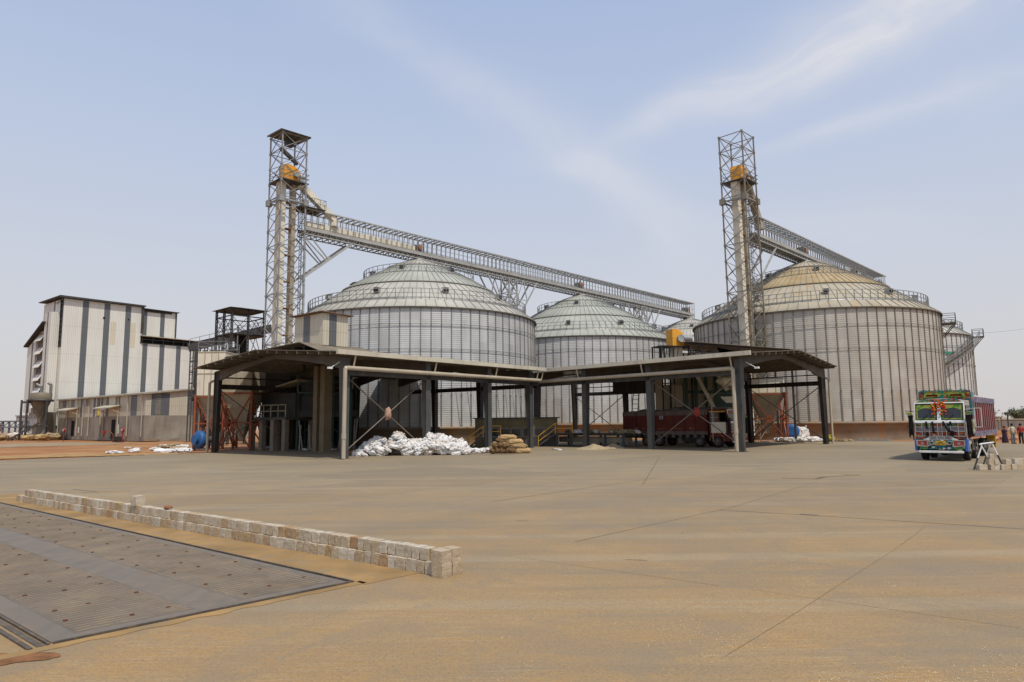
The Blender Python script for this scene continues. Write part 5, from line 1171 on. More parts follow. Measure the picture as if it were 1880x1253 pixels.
    for (a,b_) in (((-.62,2.15),(-.6,1.75)),((-.32,2.15),(-.28,1.5)),((.18,2.15),(.42,1.6)),((.52,2.15),(.56,1.95)),((.42,1.65),(.72,1.55)),((-.62,1.5),(-.6,1.35)),((.55,1.5),(.58,1.35)),((-.2,.62),(-.2,.42)),((.28,.62),(.28,.4)),((.02,.6),(.0,.36))):m_=MB();m_.bar((fx+.09,*a),(fx+.09,*b_),.085);m_.build('tassel',BLACK,t)
    parts('fog_lamp',[(fx+.05,fx+.1,-.68,-.52,1.36,1.52),(fx+.05,fx+.1,.46,.66,1.36,1.56)],BLACK,t)
    if painted:
        m_=MB();random.seed(8)
        for k in range(46):
            a=random.uniform(-.33,.36);z=3.2-abs(random.gauss(0,.18))-(.12 if abs(a)>.2 else 0)-(.35*(k%7==0));q=Vector(rp(a,z,.06+random.uniform(0,.05)));r=random.uniform(.04,.07)
            m_.lathe([(0,-r),(r,-r*.4),(r,.4*r),(0,r)],6,0,tuple(q))
        m_.build('flower_garland',FLW,t)
    # mirrors
    for s in (-1,1):
        m_=MB();e=[(.12,s*1.32,1.75),(.12,s*1.62,1.75),(.12,s*1.62,2.75),(.12,s*1.32,2.75)]
        m_.bar((-.1,s*1.2,2.7),(.12,s*1.6,2.75),.03);m_.bar((-.1,s*1.2,1.9),(.12,s*1.6,1.9),.03)
        if s>0 and painted:
            for a,b_ in zip(e,e[1:]+e[:1]):m_.bar((a[0],a[1]+.35,a[2]+.1),(b_[0],b_[1]+.35,b_[2]+.1),.04,None,1)
            m_.bar((.12,1.3,2.8),(.12,1.68,2.85),.03,None,1)
        m_.box(.04,.12,min(s*1.3,s*1.46),max(s*1.3,s*1.46),1.4 if s<0 else 1.6,2.45,0);[m_.bar((.08+random.uniform(-.05,.05),s*random.uniform(1.24,1.5),2.5),(.08+random.uniform(-.08,.08),s*random.uniform(1.24,1.52),random.uniform(1.1,1.7)),.05) for _ in range(16)];[m_.bar((.1,s*(1.28+.05*q),2.5+.05*(q%3)),(.14,s*(1.3+.05*q),2.6+.06*(q%2)),.05,None,2) for q in range(6)];m_.build('mirror',[BLACK,CHR,YGL],t)
    # cab sides: door with window (right side of cab visible on the red truck)
    for s in (-1,1):
        m_=MB();m_.box(-1.75,-.35,min(s*hw,s*(hw+.03)),max(s*hw,s*(hw+.03)),1.25,2.15);o=m_.build('door',CREAM if not painted else RDP,t)
        m_=MB();m_.box(-.6,-.5,min(s*(hw+.03),s*(hw+.07)),max(s*(hw+.03),s*(hw+.07)),1.9,1.95);m_.build('handle',CHR,o)
        m_=MB();m_.box(-1.8,-1.05,min(s*(hw-.02),s*(hw+.01)),max(s*(hw-.02),s*(hw+.01)),2.15,3.0);m_.bar((-1.45,s*(hw+.02),2.15),(-1.45,s*(hw+.02),3.0),.05,None,1);m_.bar((-1.8,s*(hw+.02),2.55),(-1.05,s*(hw+.02),2.55),.05,None,1);m_.build('side_window',[GLASS,WHD],t)
        m_=MB();n=10;pv=None
        for k in range(n+1):
            a=math.pi*k/n;q=(-1.22+.68*math.cos(a),s*(hw+.02),.55+.68*math.sin(a))
            if pv:m_.bar(pv,q,.09,.05)
            pv=q
        m_.build('wheel_arch',M('arch_orange',(.42,.12,.03),.5) if not painted else WHD,t)
    # load body
    b0,b1=-2.1,-Lt;zb0,zb1=(1.28,3.55) if painted else (1.1,3.12);hb_=1.28 if painted else 1.24
    m_=MB()
    for s in (-1,1):m_.box(b1,b0,min(s*hb_,s*(hb_-.05)),max(s*hb_,s*(hb_-.05)),zb0+.22,zb1)
    m_.box(b1,b0,-hb_+.05,hb_-.05,zb0,zb0+.12);m_.box(b1,b1+.05,-hb_,hb_,zb0,zb1);m_.box(b0-.05,b0,-hb_,hb_,zb0,zb1);m_.build('load_body',RDP if painted else RDB,t)
    for s in (-1,1):
        x=b0-.15;bx=[]
        while x>b1:bx.append((x-.03,x+(.01 if painted else .03),s*hb_,s*(hb_+(.02 if painted else .04)),zb0+.1,zb1+.02));x-=.85 if painted else 1.05
        parts('body_rib',bx,CHR if painted else RDB,t)
    for s in (-1,1):parts('border_band',[(b1,b0,s*hb_,s*(hb_+.03),zb0-.02,zb0+.28),(b1,b0,s*hb_,s*(hb_+.03),zb1-.34,zb1)],LVP if painted else M('worn_grey_band',(.14,.115,.095),.8),t)
    m_=MB()
    for s in (-1,1):
        a,b_=sorted((s*hb_,s*(hb_-.08)));m_.box(b1,b0,a,b_,zb1,zb1+.07)
        if not painted:
            x=b0-.4
            while x>b1+.2:m_.box(x-.25,x+.05,a,b_,zb0-.28,zb0-.03);x-=.75
    m_.build('top_rail',WHITEP if painted else MC['worn_grey_band'],t)
    if painted:
        m_=MB();m_.box(b0-.9,b0+.02,-hb_-.02,hb_+.02,2.5,zb1+.25);m_.build('front_bulkhead',TEALM,t)
        m_=MB();m_.box(b0+.02,b0+.06,-hb_,hb_,zb1-.15,zb1+.35);m_.build('crown_board',ART1,t)
        m_=MB()
        for k in range(26):m_.bar((b0+.04,-hb_+k*.099,zb1+.3),(b0+.04,-hb_+k*.099,zb1+.33+.1*abs(math.sin(k*.5))),.05)
        m_.build('crown_crest',TEALM,t)
        m_=MB()
        for s in (-1,1):m_.add([(b0+.08,s*.2,zb1+.0),(b0+.08,s*1.0,zb1-.05),(b0+.08,s*1.0,zb1+.2),(b0+.08,s*.2,zb1+.25)],[(0,1,2,3)])
        m_.build('crown_plate',YGL,t);m_=MB()
        for s in (-1,1):m_.box(b0+.09,b0+.10,min(s*.32,s*.88),max(s*.32,s*.88),zb1+.03,zb1+.13)
        m_.build('crown_lettering',RDP,t)
        parts('mudflap',[(b1-.02,b1+.4,s*.7,s*1.22,.35,1.15) for s in (-1,1)],M('mudflap_yellow',(.50,.30,.03),.7),t)
        m_=MB();m_.box(b0-.35,b0-.25,hb_+.05,hb_+.08,2.55,3.3);m_.build('side_ornament',ART2,t)
        m_=MB();m_.box(-2.6,-1.98,hw+.03,hw+.10,1.45,2.25);m_.build('painted_side_board',art('side_board_art',[(.4,.42,.3),(.3,.24,.12),(.45,.45,.35),(.25,.2,.12)],2.5),t)
    else:
        # lettering strokes on the body side (too worn to read), small white sticker
        m_=MB();random.seed(3);x=-3.4;y=-hb_-.012
        while x>-9.9:
            if random.random()<.8:
                h_=random.uniform(.14,.22);m_.box(x-.04,x,y,y+.01,zb0+.42,zb0+.42+h_);m_.box(x-.17,x-.13,y,y+.01,zb0+.42,zb0+.42+h_*random.choice((1,.6)))
                m_.box(x-.17,x,y,y+.01,zb0+.42+random.choice((0,.08,.14)),zb0+.46+random.choice((0,.08,.14)))
            x-=.3 if random.random()<.85 else .6
        m_.build('faded_lettering',M('faded_letter_paint',(.28,.17,.10),.8),t)
        m_=MB();m_.box(-7.0,-6.6,-hb_-.015,-hb_-.003,2.45,2.75);m_.box(-6.92,-6.68,-hb_-.02,-hb_-.014,2.53,2.67,1);m_.build('sticker',[WHD,BLP],t)
        # lumpy tarpaulin over the load
        m_=MB();nx,ny=60,14;vs=[]
        for i in range(nx+1):
            for j in range(ny+1):
                x=b0+.1+(b1-b0-.1)*i/nx;y=-hb_+2*hb_*j/ny;d=min(1,(1-abs(y/hb_))*4)
                hh=.12+.22*max(0,1-abs((x+4.6)/3.2))+.12*math.sin(x*1.9);z=zb1+.05+d*hh*(1-.35*abs(y/hb_))+.12*noise.noise((x*1.3,y*2,3))+.07*noise.noise((x*4,y*4,8))
                vs.append((x,y*(1.02 if d<1 else 1),max(z,zb1-.02) if 0<j<ny else zb1-.22-.1*abs(noise.noise((x*2,0,1)))))
        m_.add(vs,[(i*(ny+1)+j,i*(ny+1)+j+1,(i+1)*(ny+1)+j+1,(i+1)*(ny+1)+j) for i in range(nx) for j in range(ny)],0,True);m_.build('tarpaulin',TAR,t)
        m_=MB();m_.box(-2.0,-.3,-hw,hw,3.2,3.42);m_.build('cab_roof_bundle',TAR,t,bevel=.08)
        m_=MB();m_.box(-1.9,-.4,-hw-.03,-hw,3.0,3.1);m_.build('cab_side_trim',YRAIL,t)
        m_=MB();m_.box(-1.62,-1.58,-hw-.04,-hw,.5,3.5);m_.build('exhaust_pipe',CHR,t)
    return t
truck('brightly painted truck with flower garland and red ribbed body, parked in the open',(23.5,37.9,0),math.atan2(-.775,-.632)-.035,True,11.8)
pr2=gp(1345,823);truck('brown-red truck with a tarpaulin covered load parked under the right shelter',(pr2.x+X2.x*1.1,pr2.y+X2.y*1.1+.3,0),A2-math.pi/2,False,11.2)
# ------------------------------------------------------------------ people by the bank (small in the picture, still whole figures)
SKIN=M('skin_brown',(.22,.11,.065),.6,0,.05);HAIR=M('black_hair',(.012,.01,.01),.6,0,.05)
def person(lbl,loc,rz,shirt,trousers,sari=None,h=1.68,arm='hip'):
    t=thing('person',lbl,'person',loc,rz);k=h/1.7
    V=[(0,0,.95),(0,0,1.15),(0,.0,1.38),(0,0,1.48),(0,.02,1.56),(0,.03,1.64)]
    Rr=[.125,.115,.14,.055,.085,.075];E=[(0,1),(1,2),(2,3),(3,4),(4,5)]
    def ch(st,pts,rs):
        p=st
        for q,r in zip(pts,rs):V.append(q);Rr.append(r);E.append((p,len(V)-1));p=len(V)-1
    for s in (-1,1):
        ch(0,[(s*.10,0,.88),(s*.11,.02,.48),(s*.115,-.02,.09),(s*.12,.11,.04)],[.09,.062,.042,.035])
        if arm=='hip' and s>0:ch(2,[(s*.19,0,1.37),(s*.36,-.10,1.16),(s*.17,.06,1.05),(s*.12,.09,1.05)],[.055,.042,.035,.03])
        else:ch(2,[(s*.19,0,1.37),(s*.23,-.01,1.12),(s*.22,.08,.90),(s*.22,.10,.80)],[.055,.042,.033,.028])
    me=bpy.data.meshes.new('body');me.from_pydata([(a*k,b*k,c*k) for a,b,c in V],E,[]);o=bpy.data.objects.new('body',me);COL.objects.link(o);o.parent=t
    o.modifiers.new('skin','SKIN');
    for i,r in enumerate(Rr):me.skin_vertices[0].data[i].radius=(r*k,r*k)
    me.skin_vertices[0].data[0].use_root=True
    o.modifiers.new('smooth','SUBSURF').levels=1;me.materials.append(SKIN)
    m_=MB();m_.lathe([(0,.14),(.07,.12),(.108,.04),(.105,-.03),(.07,-.10)],14,0,(0,-.015,1.62));m_.v=[(a*k,b*k,c*k) for a,b,c in m_.v];m_.build('hair',HAIR,t)
    if sari:
        m_=MB();m_.lathe([(.30,.03),(.27,.4),(.20,.85),(.16,1.0),(.19,1.2),(.17,1.36),(.07,1.44)],20);m_.v=[(a*k,b*k*.75,c*k) for a,b,c in m_.v];m_.build('sari',sari,t)
    else:
        m_=MB();m_.lathe([(.165,.88),(.16,1.0),(.165,1.15),(.195,1.36),(.13,1.44),(.065,1.48)],18)
        for s in (-1,1):
            e=Vector((s*.36,-.10,1.16)) if (arm=='hip' and s>0) else Vector((s*.24,-.01,1.14));m_.tube((s*.17,0,1.38),e,.075,10,0,.065)
        m_.v=[(a*k,b*k*.72,c*k) for a,b,c in m_.v];m_.build('shirt',shirt,t)
        m_=MB()
        for s in (-1,1):m_.tube((s*.085,0,.95),(s*.11,.02,.48),.105,12,0,.08);m_.tube((s*.11,.02,.48),(s*.115,-.02,.08),.08,12,0,.07)
        m_.tube((0,0,.84),(0,0,.97),.155,14);m_.v=[(a*k,b*k,c*k) for a,b,c in m_.v];m_.build('trousers',trousers,t)
        m_=MB()
        for s in (-1,1):m_.box(s*.12-.05,s*.12+.05,-.08,.17,0,.08)
        m_.v=[(a*k,b*k,c*k) for a,b,c in m_.v];m_.build('shoes',BLACK,t,bevel=.02)
    return t
p=gp(1846,814);person('person in a dark brown and navy sari standing by the earth bank',(p.x,p.y,0),2.6,None,None,M('dark_sari',(.035,.02,.04),.8,0,.2,3,(.05,.03,.02),.5),1.5,'down')
p=gp(1861,815);person('person in a cream shirt and grey trousers with a hand on the hip',(p.x,p.y,0),3.3,M('cream_shirt',(.55,.50,.40),.8),M('grey_trousers',(.17,.17,.17),.8),None,1.72)
p=gp(1876,815);person('person in a red shirt and dark trousers at the right edge of the picture',(p.x,p.y,0),2.2,M('red_shirt',(.45,.05,.05),.8),M('dark_trousers',(.03,.03,.035),.8),None,1.72,'down')
# ------------------------------------------------------------------ right background: wall, bank, trees, lamp, frame
a=at(1640,779,118);b_=at(2200,779,118);t=thing('boundary_wall','long brownish compound wall with a pale coping behind the painted truck','wall',(a.x,118,0),0)
zt_=zat(at(1860,771,118).x,118,771);m_=MB();m_.box(0,b_.x-a.x,0,.3,-.2,zt_);m_.build('wall',M('brown_compound_wall',(.22,.19,.16),.9,0,.15,.3),t)
m_=MB();m_.box(-.1,b_.x-a.x,-.08,.38,zt_,zt_+.18)
m_.build('coping',CREAMD,t)
m_=MB()
for i in range(14):m_.box(i*4.5,i*4.5+.35,-.06,0,-.1,zt_)
m_.build('pier',MC['brown_compound_wall'],t)
p=gp(1858,806);m_=mound('x',(0,0,0),11,3.2,1.5,None,4.4,.1,40);o=m_.build('earth_bank',EARTH,off=(0,0,0));o.location=(p.x+6,p.y+6,-.15);o['kind']='structure'
for k in range(26):
    q=gp(1826+random.uniform(0,60),810-random.uniform(0,9));lump((q.x,q.y+1.5,.15),random.uniform(.15,.4),M('pink_rubble',(.42,.22,.14),.95,0,.35,3),'rubble_stone','pinkish broken stone on the earth bank behind the people','stone',k*1.7,(1.3,.9,.7),2,.5,'broken stones on the earth bank')
Yp=72;a=at(1826,766,Yp);b_=at(1835,766,Yp);t=thing('scaffold','thin dark pipe frame standing on the earth behind the painted truck','frame',(a.x,Yp,0),.3)
z=zat(a.x,Yp,766);m_=MB()
for x in (-2.2,0,.9):
    for y in (0,1.0):m_.bar((x,y,0),(x,y,z),.07)
m_.bar((-2.2,0,z),(.9,0,z),.07);m_.bar((-2.2,1,z),(.9,1,z),.07);m_.bar((.9,0,z),(.9,1,z),.07);m_.build('frame',RED,t)
Yl=105;a=at(1852,788,Yl);t=thing('lamp_post','thin lamp post with a small box head before the compound wall','lamp post',(a.x,Yl,0),0);z=zat(a.x,Yl,762);m_=MB();m_.tube((0,0,0),(0,0,z),.09,8);m_.build('post',DKST,t);m_=MB();m_.box(-.35,.35,-.2,.2,z,z+.4);m_.build('lamp_head',DKST,t)
def leafmat(nm,c):
    m,nt,b=nodes(nm);o=coords(nt);oi=noi(nt,o,.9,4);L(nt,ramp(nt,oi,[(.3,tuple(x*.55 for x in c)),(.7,tuple(x*1.4 for x in c))]),b.inputs['Base Color']);b.inputs['Roughness'].default_value=.8;return m
LEAF=leafmat('dusty_foliage',(.11,.12,.055))
def tree(lbl,x,Y,ytop,wpx,seed,n=2600,dens=1.0):
    a=at(x,770,Y);z=zat(a.x,Y,ytop);r=abs(at(x+wpx/2,770,Y).x-a.x);t=thing('tree',lbl,'tree',(a.x,Y,0),0);random.seed(seed)
    m_=MB();m_.tube((0,0,-.2),(.1,0,z*.4),.22,8,0,.15)
    cl=[]
    for k in range(11):
        th=random.uniform(0,6.28);rr=r*random.uniform(.15,.8);c=Vector((rr*math.cos(th),rr*math.sin(th),z*random.uniform(.45,.82)));cl.append((c,r*random.uniform(.25,.42)));m_.tube((.1,0,z*random.uniform(.25,.4)),c,.09,6,0,.03)
    m_.build('trunk',TRUNKM,t);m_=MB()
    for i in range(n):
        c,cr=random.choice(cl);d=Vector((random.gauss(0,1),random.gauss(0,1),random.gauss(0,.75)));d.normalize();p=c+d*cr*random.uniform(.45,1.08);s=random.uniform(.10,.26)*r/4
        u=Vector((random.gauss(0,1),random.gauss(0,1),random.gauss(0,1))).normalized()*s;v=u.cross(d).normalized()*s*.6
        m_.add([p-u,p+v,p+u,p-v],[(0,1,2,3)])
    m_.build('crown',LEAF,t);return t
tree('wide dusty tree beyond the compound wall at the right edge',1878,150,750,56,1,3800)
tree('small sparse bush-like tree showing above the wall right of the painted truck',1828,150,757,16,2,900)
tree('low dusty tree just beyond the wall at the very right edge',1905,140,742,50,3,3000)
m_=MB();random.seed(12)
for i in range(5000):
    x=random.uniform(60,420);y=random.uniform(240,330);z=random.random()**1.5*(4+2.5*noise.noise((x*.03,y*.03,1)));s=random.uniform(.4,1.0);u=Vector((random.gauss(0,1),random.gauss(0,1),random.gauss(0,1))).normalized()*s;v=Vector((u.y,-u.x,u.z)).normalized()*s*.6;p=Vector((x,y,z));m_.add([p-u,p+v,p+u,p-v],[(0,1,2,3)])
for i in range(4000):
    x=random.uniform(-500,-150);y=random.uniform(350,420);z=random.random()**1.5*(5+3*noise.noise((x*.02,y*.03,1)));s=random.uniform(.5,1.2);u=Vector((random.gauss(0,1),random.gauss(0,1),random.gauss(0,1))).normalized()*s;v=Vector((u.y,-u.x,u.z)).normalized()*s*.6;p=Vector((x,y,z));m_.add([p-u,p+v,p+u,p-v],[(0,1,2,3)])
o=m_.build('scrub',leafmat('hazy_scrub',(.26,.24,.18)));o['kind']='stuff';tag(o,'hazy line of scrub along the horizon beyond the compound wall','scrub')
# overhead cable from silo four out to the right
def cable(a,b_,sag,lb,r=.02):
    m_=MB();pv=None
    for i in range(17):
        t_=i/16;q=a+(b_-a)*t_;q.z-=sag*4*t_*(1-t_)
        if pv is not None:m_.tube(pv,q,r,5)
        pv=q
    o=m_.build('overhead_cable',GALVD,off=tuple(a));tag(o,lb,'cable')
cable(at(1797,612,118),at(2050,560,118),1.0,'thin overhead cable running from the rightmost silo out of the picture')
# hatch house on the shoulder of silo one
c_=at(657,524,88);t=thing('hatch_house','small dark hatch housing on the left shoulder of the big left silo roof','housing',(c_.x,c_.y,0),.5)
z=zat(c_.x,88,532);m_=MB();m_.box(-.7,.9,-.7,.7,z-.6,z+.75);m_.build('wall',DKST,t);m_=MB();m_.slab([(-.9,-.9,z+.75),(1.1,-.9,z+1.15),(1.1,.9,z+1.15),(-.9,.9,z+.75)],.08);m_.build('roof',GALVD,t)
print('objects',len(bpy.data.objects))
# ------------------------------------------------------------------ weighbridge
wn,wr,wf=gp(95,1182),gp(640,1070),None
ed=(gp(0,925)-gp(640,1070)).normalized();ws=(wr-wn);wlen=21.0
t=thing('weighbridge','steel deck weighbridge with rows of welded anti-skid bars set in the ground','weighbridge',tuple(wn),0)
WB=lambda s,l,z=0:tuple(Vector((0,0,z))+ws*s+ed*l)
def wb_mat():
    m,nt,b=nodes('weighbridge_plate');o=coords(nt)
    n=noi(nt,o,.5,8,.65,.4);n2=noi(nt,o,3,7,.6);n3=noi(nt,mapv(nt,o,(4,.6,1),(0,0,R_(-41))),1.0,6)
    c=ramp(nt,n3,[(.3,(.145,.12,.092)),(.7,(.19,.155,.115))])
    c=mixc(nt,ramp(nt,n,[(.45,0.0),(.7,.5)]),c,(.25,.175,.10));c=mixc(nt,ramp(nt,n2,[(.5,0.0),(.7,.45)]),c,(.27,.19,.11))
    n4=noi(nt,o,.9,4,.6,1);c=mixc(nt,ramp(nt,n4,[(.68,0.0),(.74,.6)]),c,(.24,.11,.045))
    L(nt,c,b.inputs['Base Color']);b.inputs['Roughness'].default_value=.65;b.inputs['Metallic'].default_value=.15;bump(nt,b,n2,.01,.4);return m
WBM=wb_mat()
m_=MB();m_.slab([WB(0,0,.012),WB(1,0,.012),WB(1,wlen,.012),WB(0,wlen,.012)],.011);m_.build('deck_plate',WBM,t)
TR={.085:MB(),.60:MB()};[TR[a_].slab([WB(a_-.01,.2,.0132),WB(b_+.01,.2,.0132),WB(b_+.01,wlen,.0132),WB(a_-.01,wlen,.0132)],.001,1) for a_,b_ in ((.085,.425),(.60,.955))];n=int(wlen/.115);wl=ws.length
for i in range(n):
    l=.28+i*.115;off=.0
    for (s0,s1) in ((.085,.425),(.60,.955)):
        j=.012*math.sin(i*1.7);TR[s0].bar(WB(s0+j*.5,l,.0145),WB(s1+j*.3,l,.0145),.018,.006)
for q in TR.values():q.build('ribbed_track',[M('worn_bar',(.30,.22,.13),.8,0,.3,1.5,(.12,.09,.07),.7),M('track_plate',(.155,.128,.10),.75,.05,.3,.6,(.24,.165,.09),.7)],t)
m_=MB();m_.lathe([(.03,0),(.03,.012),(.012,.016),(0,.016)],8);bo=None
i=0;l=.4
while l<16:
    for s in (.11,.25,.39,.63,.78,.92):
        q=Vector(WB(s+random.uniform(-.02,.02),l+random.uniform(0,.5),.0135))
        if bo is None:o=bo=m_.build('bolt_cap',M('rusty_bolt',(.10,.04,.02),.8),t)
        else:o=bo.copy();COL.objects.link(o);o.parent=t
        o.location=q
    l+=1.0;i+=1
m_=MB();fr=M('frame_steel',(.09,.075,.06),.7,0,.3,2,(.3,.18,.08),.5)
for (a_,b_) in (((-.012,-.05),(-.012,wlen)),((1.012,-.05),(1.012,wlen)),((0,-.04),(1,-.04))):
    m_.bar(WB(*a_,.018),WB(*b_,.018),.03,.02)
m_.build('edge_frame',fr,t)
m_=MB();m_.bar(WB(-.03,-.05,.006),WB(-.03,wlen,.006),.07,.006);m_.build('edge_slot',fr,t)  # dark strip laid along the slot at the left deck edge
m_=MB();m_.bar(WB(-.06,-.1,.012),WB(-.06,wlen,.012),.05,.02);m_.build('guard_rail',fr,t)
# ochre collar of dust-covered screed round the pit
OCH=M('ochre_screed',(.30,.185,.075),.92,0,.3,.8,(.22,.175,.11),.9,bmp=.01)
m_=MB();m_.slab([tuple(wn+Vector(WB(*q,.008))) for q in [(1.02,-.3)]+[(1.36+.05*noise.noise((k*.5,0,2)),-.3+k*(wlen+.3)/50) for k in range(51)]+[(1.02,wlen)]],.006);m_.slab([tuple(wn+Vector(WB(*q,.008))) for q in [(-.2,-.07)]+[(-.2+1.24*k/40,-.24+.09*noise.noise((k*.4,3,2))) for k in range(41)]+[(1.04,-.07)]],.006)
structure('weighbridge_surround',m_,OCH)
# eroded pit at the very left
m_=MB();cc=gp(-8,1212);random.seed(2);vs=[(cc.x,cc.y,.006)];n=40
for i in range(n):
    a=2*math.pi*i/n;r=1+.35*noise.noise((math.cos(a)*1.5,math.sin(a)*1.5,4))+random.uniform(-.05,.05);vs.append((cc.x+math.cos(a+.9)*.45*r*(1.3 if math.cos(a)>0 else 1),cc.y+math.sin(a+.9)*.2*r,.006))
m_.add(vs,[(0,1+i,1+(i+1)%n) for i in range(n)]);o=m_.build('earth_patch',M('red_brown_soil',(.22,.10,.04),.95,0,.35,4,(.05,.03,.015),.6));o['kind']='structure'
# ------------------------------------------------------------------ low wall of loose stone blocks
def block_meshes(n,mat,nm):
    import bmesh
    out=[]
    for k in range(n):
        bm=bmesh.new();bmesh.ops.create_cube(bm,size=1)
        bmesh.ops.subdivide_edges(bm,edges=bm.edges[:],cuts=5,use_grid_fill=True)
        random.seed(100+k);sx=random.uniform(.93,1.0);sy=random.uniform(.93,1.02)
        for v in bm.verts:
            c=v.co.copy();rr=max(abs(c.x),abs(c.y),abs(c.z))
            l=(abs(c.x)>.45)+(abs(c.y)>.45)+(abs(c.z)>.45)
            sh=1-(.0,.0,.012,.03)[l]
            v.co=Vector((c.x*sx*sh,c.y*sy*sh,c.z*sh))+Vector([noise.noise(c*2.3+Vector((k*9,i*5,0)))*.035 for i in range(3)])
        me=bpy.data.meshes.new(nm);bm.to_mesh(me);bm.free();me.materials.append(mat)
        for p in me.polygons:p.use_smooth=False
        out.append(me)
    return out
def stone_mat():
    m,nt,b=nodes('rough_stone_block');o=coords(nt);oi=nt.nodes.new('ShaderNodeObjectInfo');r=oi.outputs['Random']
    c=ramp(nt,r,[(.0,(.42,.33,.21)),(.22,(.52,.46,.36)),(.42,(.38,.25,.12)),(.55,(.46,.39,.29)),(.75,(.58,.53,.44)),(.9,(.34,.20,.09)),(1.0,(.50,.44,.33))])
    cb=nt.nodes.new('ShaderNodeVectorMath');cb.operation='ADD';L(nt,o,cb.inputs[0])
    cc=nt.nodes.new('ShaderNodeCombineXYZ');L(nt,mth(nt,'MULTIPLY',r,40),cc.inputs[0]);L(nt,cc.outputs[0],cb.inputs[1]);v=cb.outputs[0]
    n1=noi(nt,mapv(nt,v,(1.4,1.4,3)),1.6,6,.6,1.2);c=mixc(nt,ramp(nt,n1,[(.45,0.0),(.65,.35)]),c,(.42,.29,.15))
    c=mixc(nt,ramp(nt,noi(nt,v,6,5),[(.5,0.0),(.75,.35)]),c,(.26,.19,.12))
    c=mixc(nt,ramp(nt,noi(nt,v,2.2,3),[(.58,0.0),(.7,.3)]),c,(.66,.62,.55))
    L(nt,c,b.inputs['Base Color']);b.inputs['Roughness'].default_value=.9;bump(nt,b,noi(nt,v,7,6,.6),.035,.6);return m
STONE=stone_mat();BM=block_meshes(9,STONE,'stone_block')
def blk(p,rz,sc,lb,grp):
    o=bpy.data.objects.new('stone_block',random.choice(BM));COL.objects.link(o);o.location=p;o.rotation_euler=(random.choice((0,math.pi))+random.uniform(-.015,.015),random.uniform(-.02,.02),rz+random.choice((0,math.pi/2,math.pi,-math.pi/2))*0+random.uniform(-.06,.06))
    o.scale=sc;return tag(o,lb,'stone block',grp)
na,nb=gp(806,1060),gp(30,921);bd=(nb-na).normalized();bn_=Vector((bd.y,-bd.x,0));brz=math.atan2(bd.y,bd.x);Lb=(nb-na).length
random.seed(5);hb=.2;s_=.12
bpn=Vector((-bd.y,bd.x,0))
if bpn.y<0:bpn=-bpn
for course in (0,1):
    s_=.12
    while s_<Lb-(.0 if course==0 else .45):
        wdt=random.uniform(.17,.255);c=na+bd*(s_+wdt/2)+bpn*(.12+(.06 if course else 0)+random.uniform(-.02,.015))
        c.z=hb/2+course*hb*.985-.002
        blk(tuple(c),brz+random.uniform(-.05,.05),(wdt*random.uniform(.93,.975),random.uniform(.19,.225),hb*random.uniform(.93,1.0)),'rough tan stone block in the %s course of the long low wall beside the weighbridge'%('bottom','top')[course],'blocks in the %s course of the long wall'%('bottom','top')[course])
        s_+=wdt+.002
ex=bpn
for i,(q,z,lb) in enumerate(((na+bd*.0+bpn*.06,0,'bottom block at the front of the squared near end of the stone wall'),(na+bd*.01+bpn*.06,1,'top block at the front of the squared near end of the stone wall'),(na+bd*.0+bpn*.31-bd*.0,0,'bottom block at the back of the squared near end of the stone wall'),(na+bpn*.31+bd*.01,1,'top block at the back of the squared near end of the stone wall'))):
    c=Vector(q);c.z=hb*1.04/2+z*hb;blk(tuple(c),brz,(.235,.235,hb*1.04),lb,None)
c=None
tt=((gp(270,955)-na).dot(bd));c=na+bd*tt+bpn*.15;c.z=hb*2.55;blk(tuple(c),brz+.2,(.24,.24,.24),'single pale stone block standing loose on top of the long low wall',None)
tt=((gp(322,965)-na).dot(bd));c=na+bd*tt+bpn*.15;lump((c.x,c.y,hb*2+.05),.075,M('brown_stone_chip',(.28,.13,.07),.9),'stone_chip','small reddish stone chip lying on top of the long low wall','stone',9,(1.4,1,.7),2)
# right hand stack
random.seed(9)
base=gp(1835,864);k=0
rr=[(0,0,0,.42),(.42,0,0,.2),(.64,.02,0,.25),(.9,0,0,.2),(1.12,.03,0,.3),(1.44,.05,0,.26),(.42,.02,1,.27),(.62,.0,1,.2),(1.2,.05,1,.28),(.45,.02,2,.22)]
for i in range(9):rr.append((1.75+i*.24,.18+i*.10,0,.22));rr.append((1.70+i*.24,.22+i*.10,1,.22))
for i,(x,y,z,wd_) in enumerate(rr):
    kk=i-10;lb=('loose block in the untidy grey heap behind the striped trestle' if i<10 else 'block in the short wall running out of the picture on the right');gr='blocks heaped behind the trestle' if i<10 else 'blocks of the right hand wall'
    if i==0:lb,gr='long flat block at the left end of the grey heap behind the trestle',None
    if i==9:lb,gr='topmost pale block of the grey heap behind the trestle',None
    o=blk((base.x+x-.55,base.y+y+.35,.12+z*.235),.1,(wd_,.24,.235),lb,gr)
# ------------------------------------------------------------------ striped trestle barrier
BLK=M('black_paint',(.02,.02,.02),.5);t=thing('trestle_barrier','black and white striped trestle barrier standing on the yard near the painted truck','barrier',(0,0,0),0)
def leg(mb_parent,a,b,k=.52):
    m_=MB();m=a+(b-a)*k;m_.tube(b,m,.032,8,0);m_.tube(m,a,.036,8,1);m_.build('leg',[WHITEP,BLK],mb_parent)
fa,fb,fc_,fd=gp(1788,863),gp(1827,863),gp(1804,858),gp(1843,859);hh=1.12
ta=(fa+fb)/2+Vector((0,.02,hh));tb=(fc_+fd)/2+Vector((0,0,hh+.02))
t.location=((fa+fd)/2);o0=t.location.copy()
for f_,tp in ((fa,ta+Vector((-.02,0,-.06))),(fb,ta+Vector((-.05,0,-.0))),(fc_,tb),(fd,tb+Vector((.03,0,.02)))):leg(t,f_-o0,tp-o0,.5)
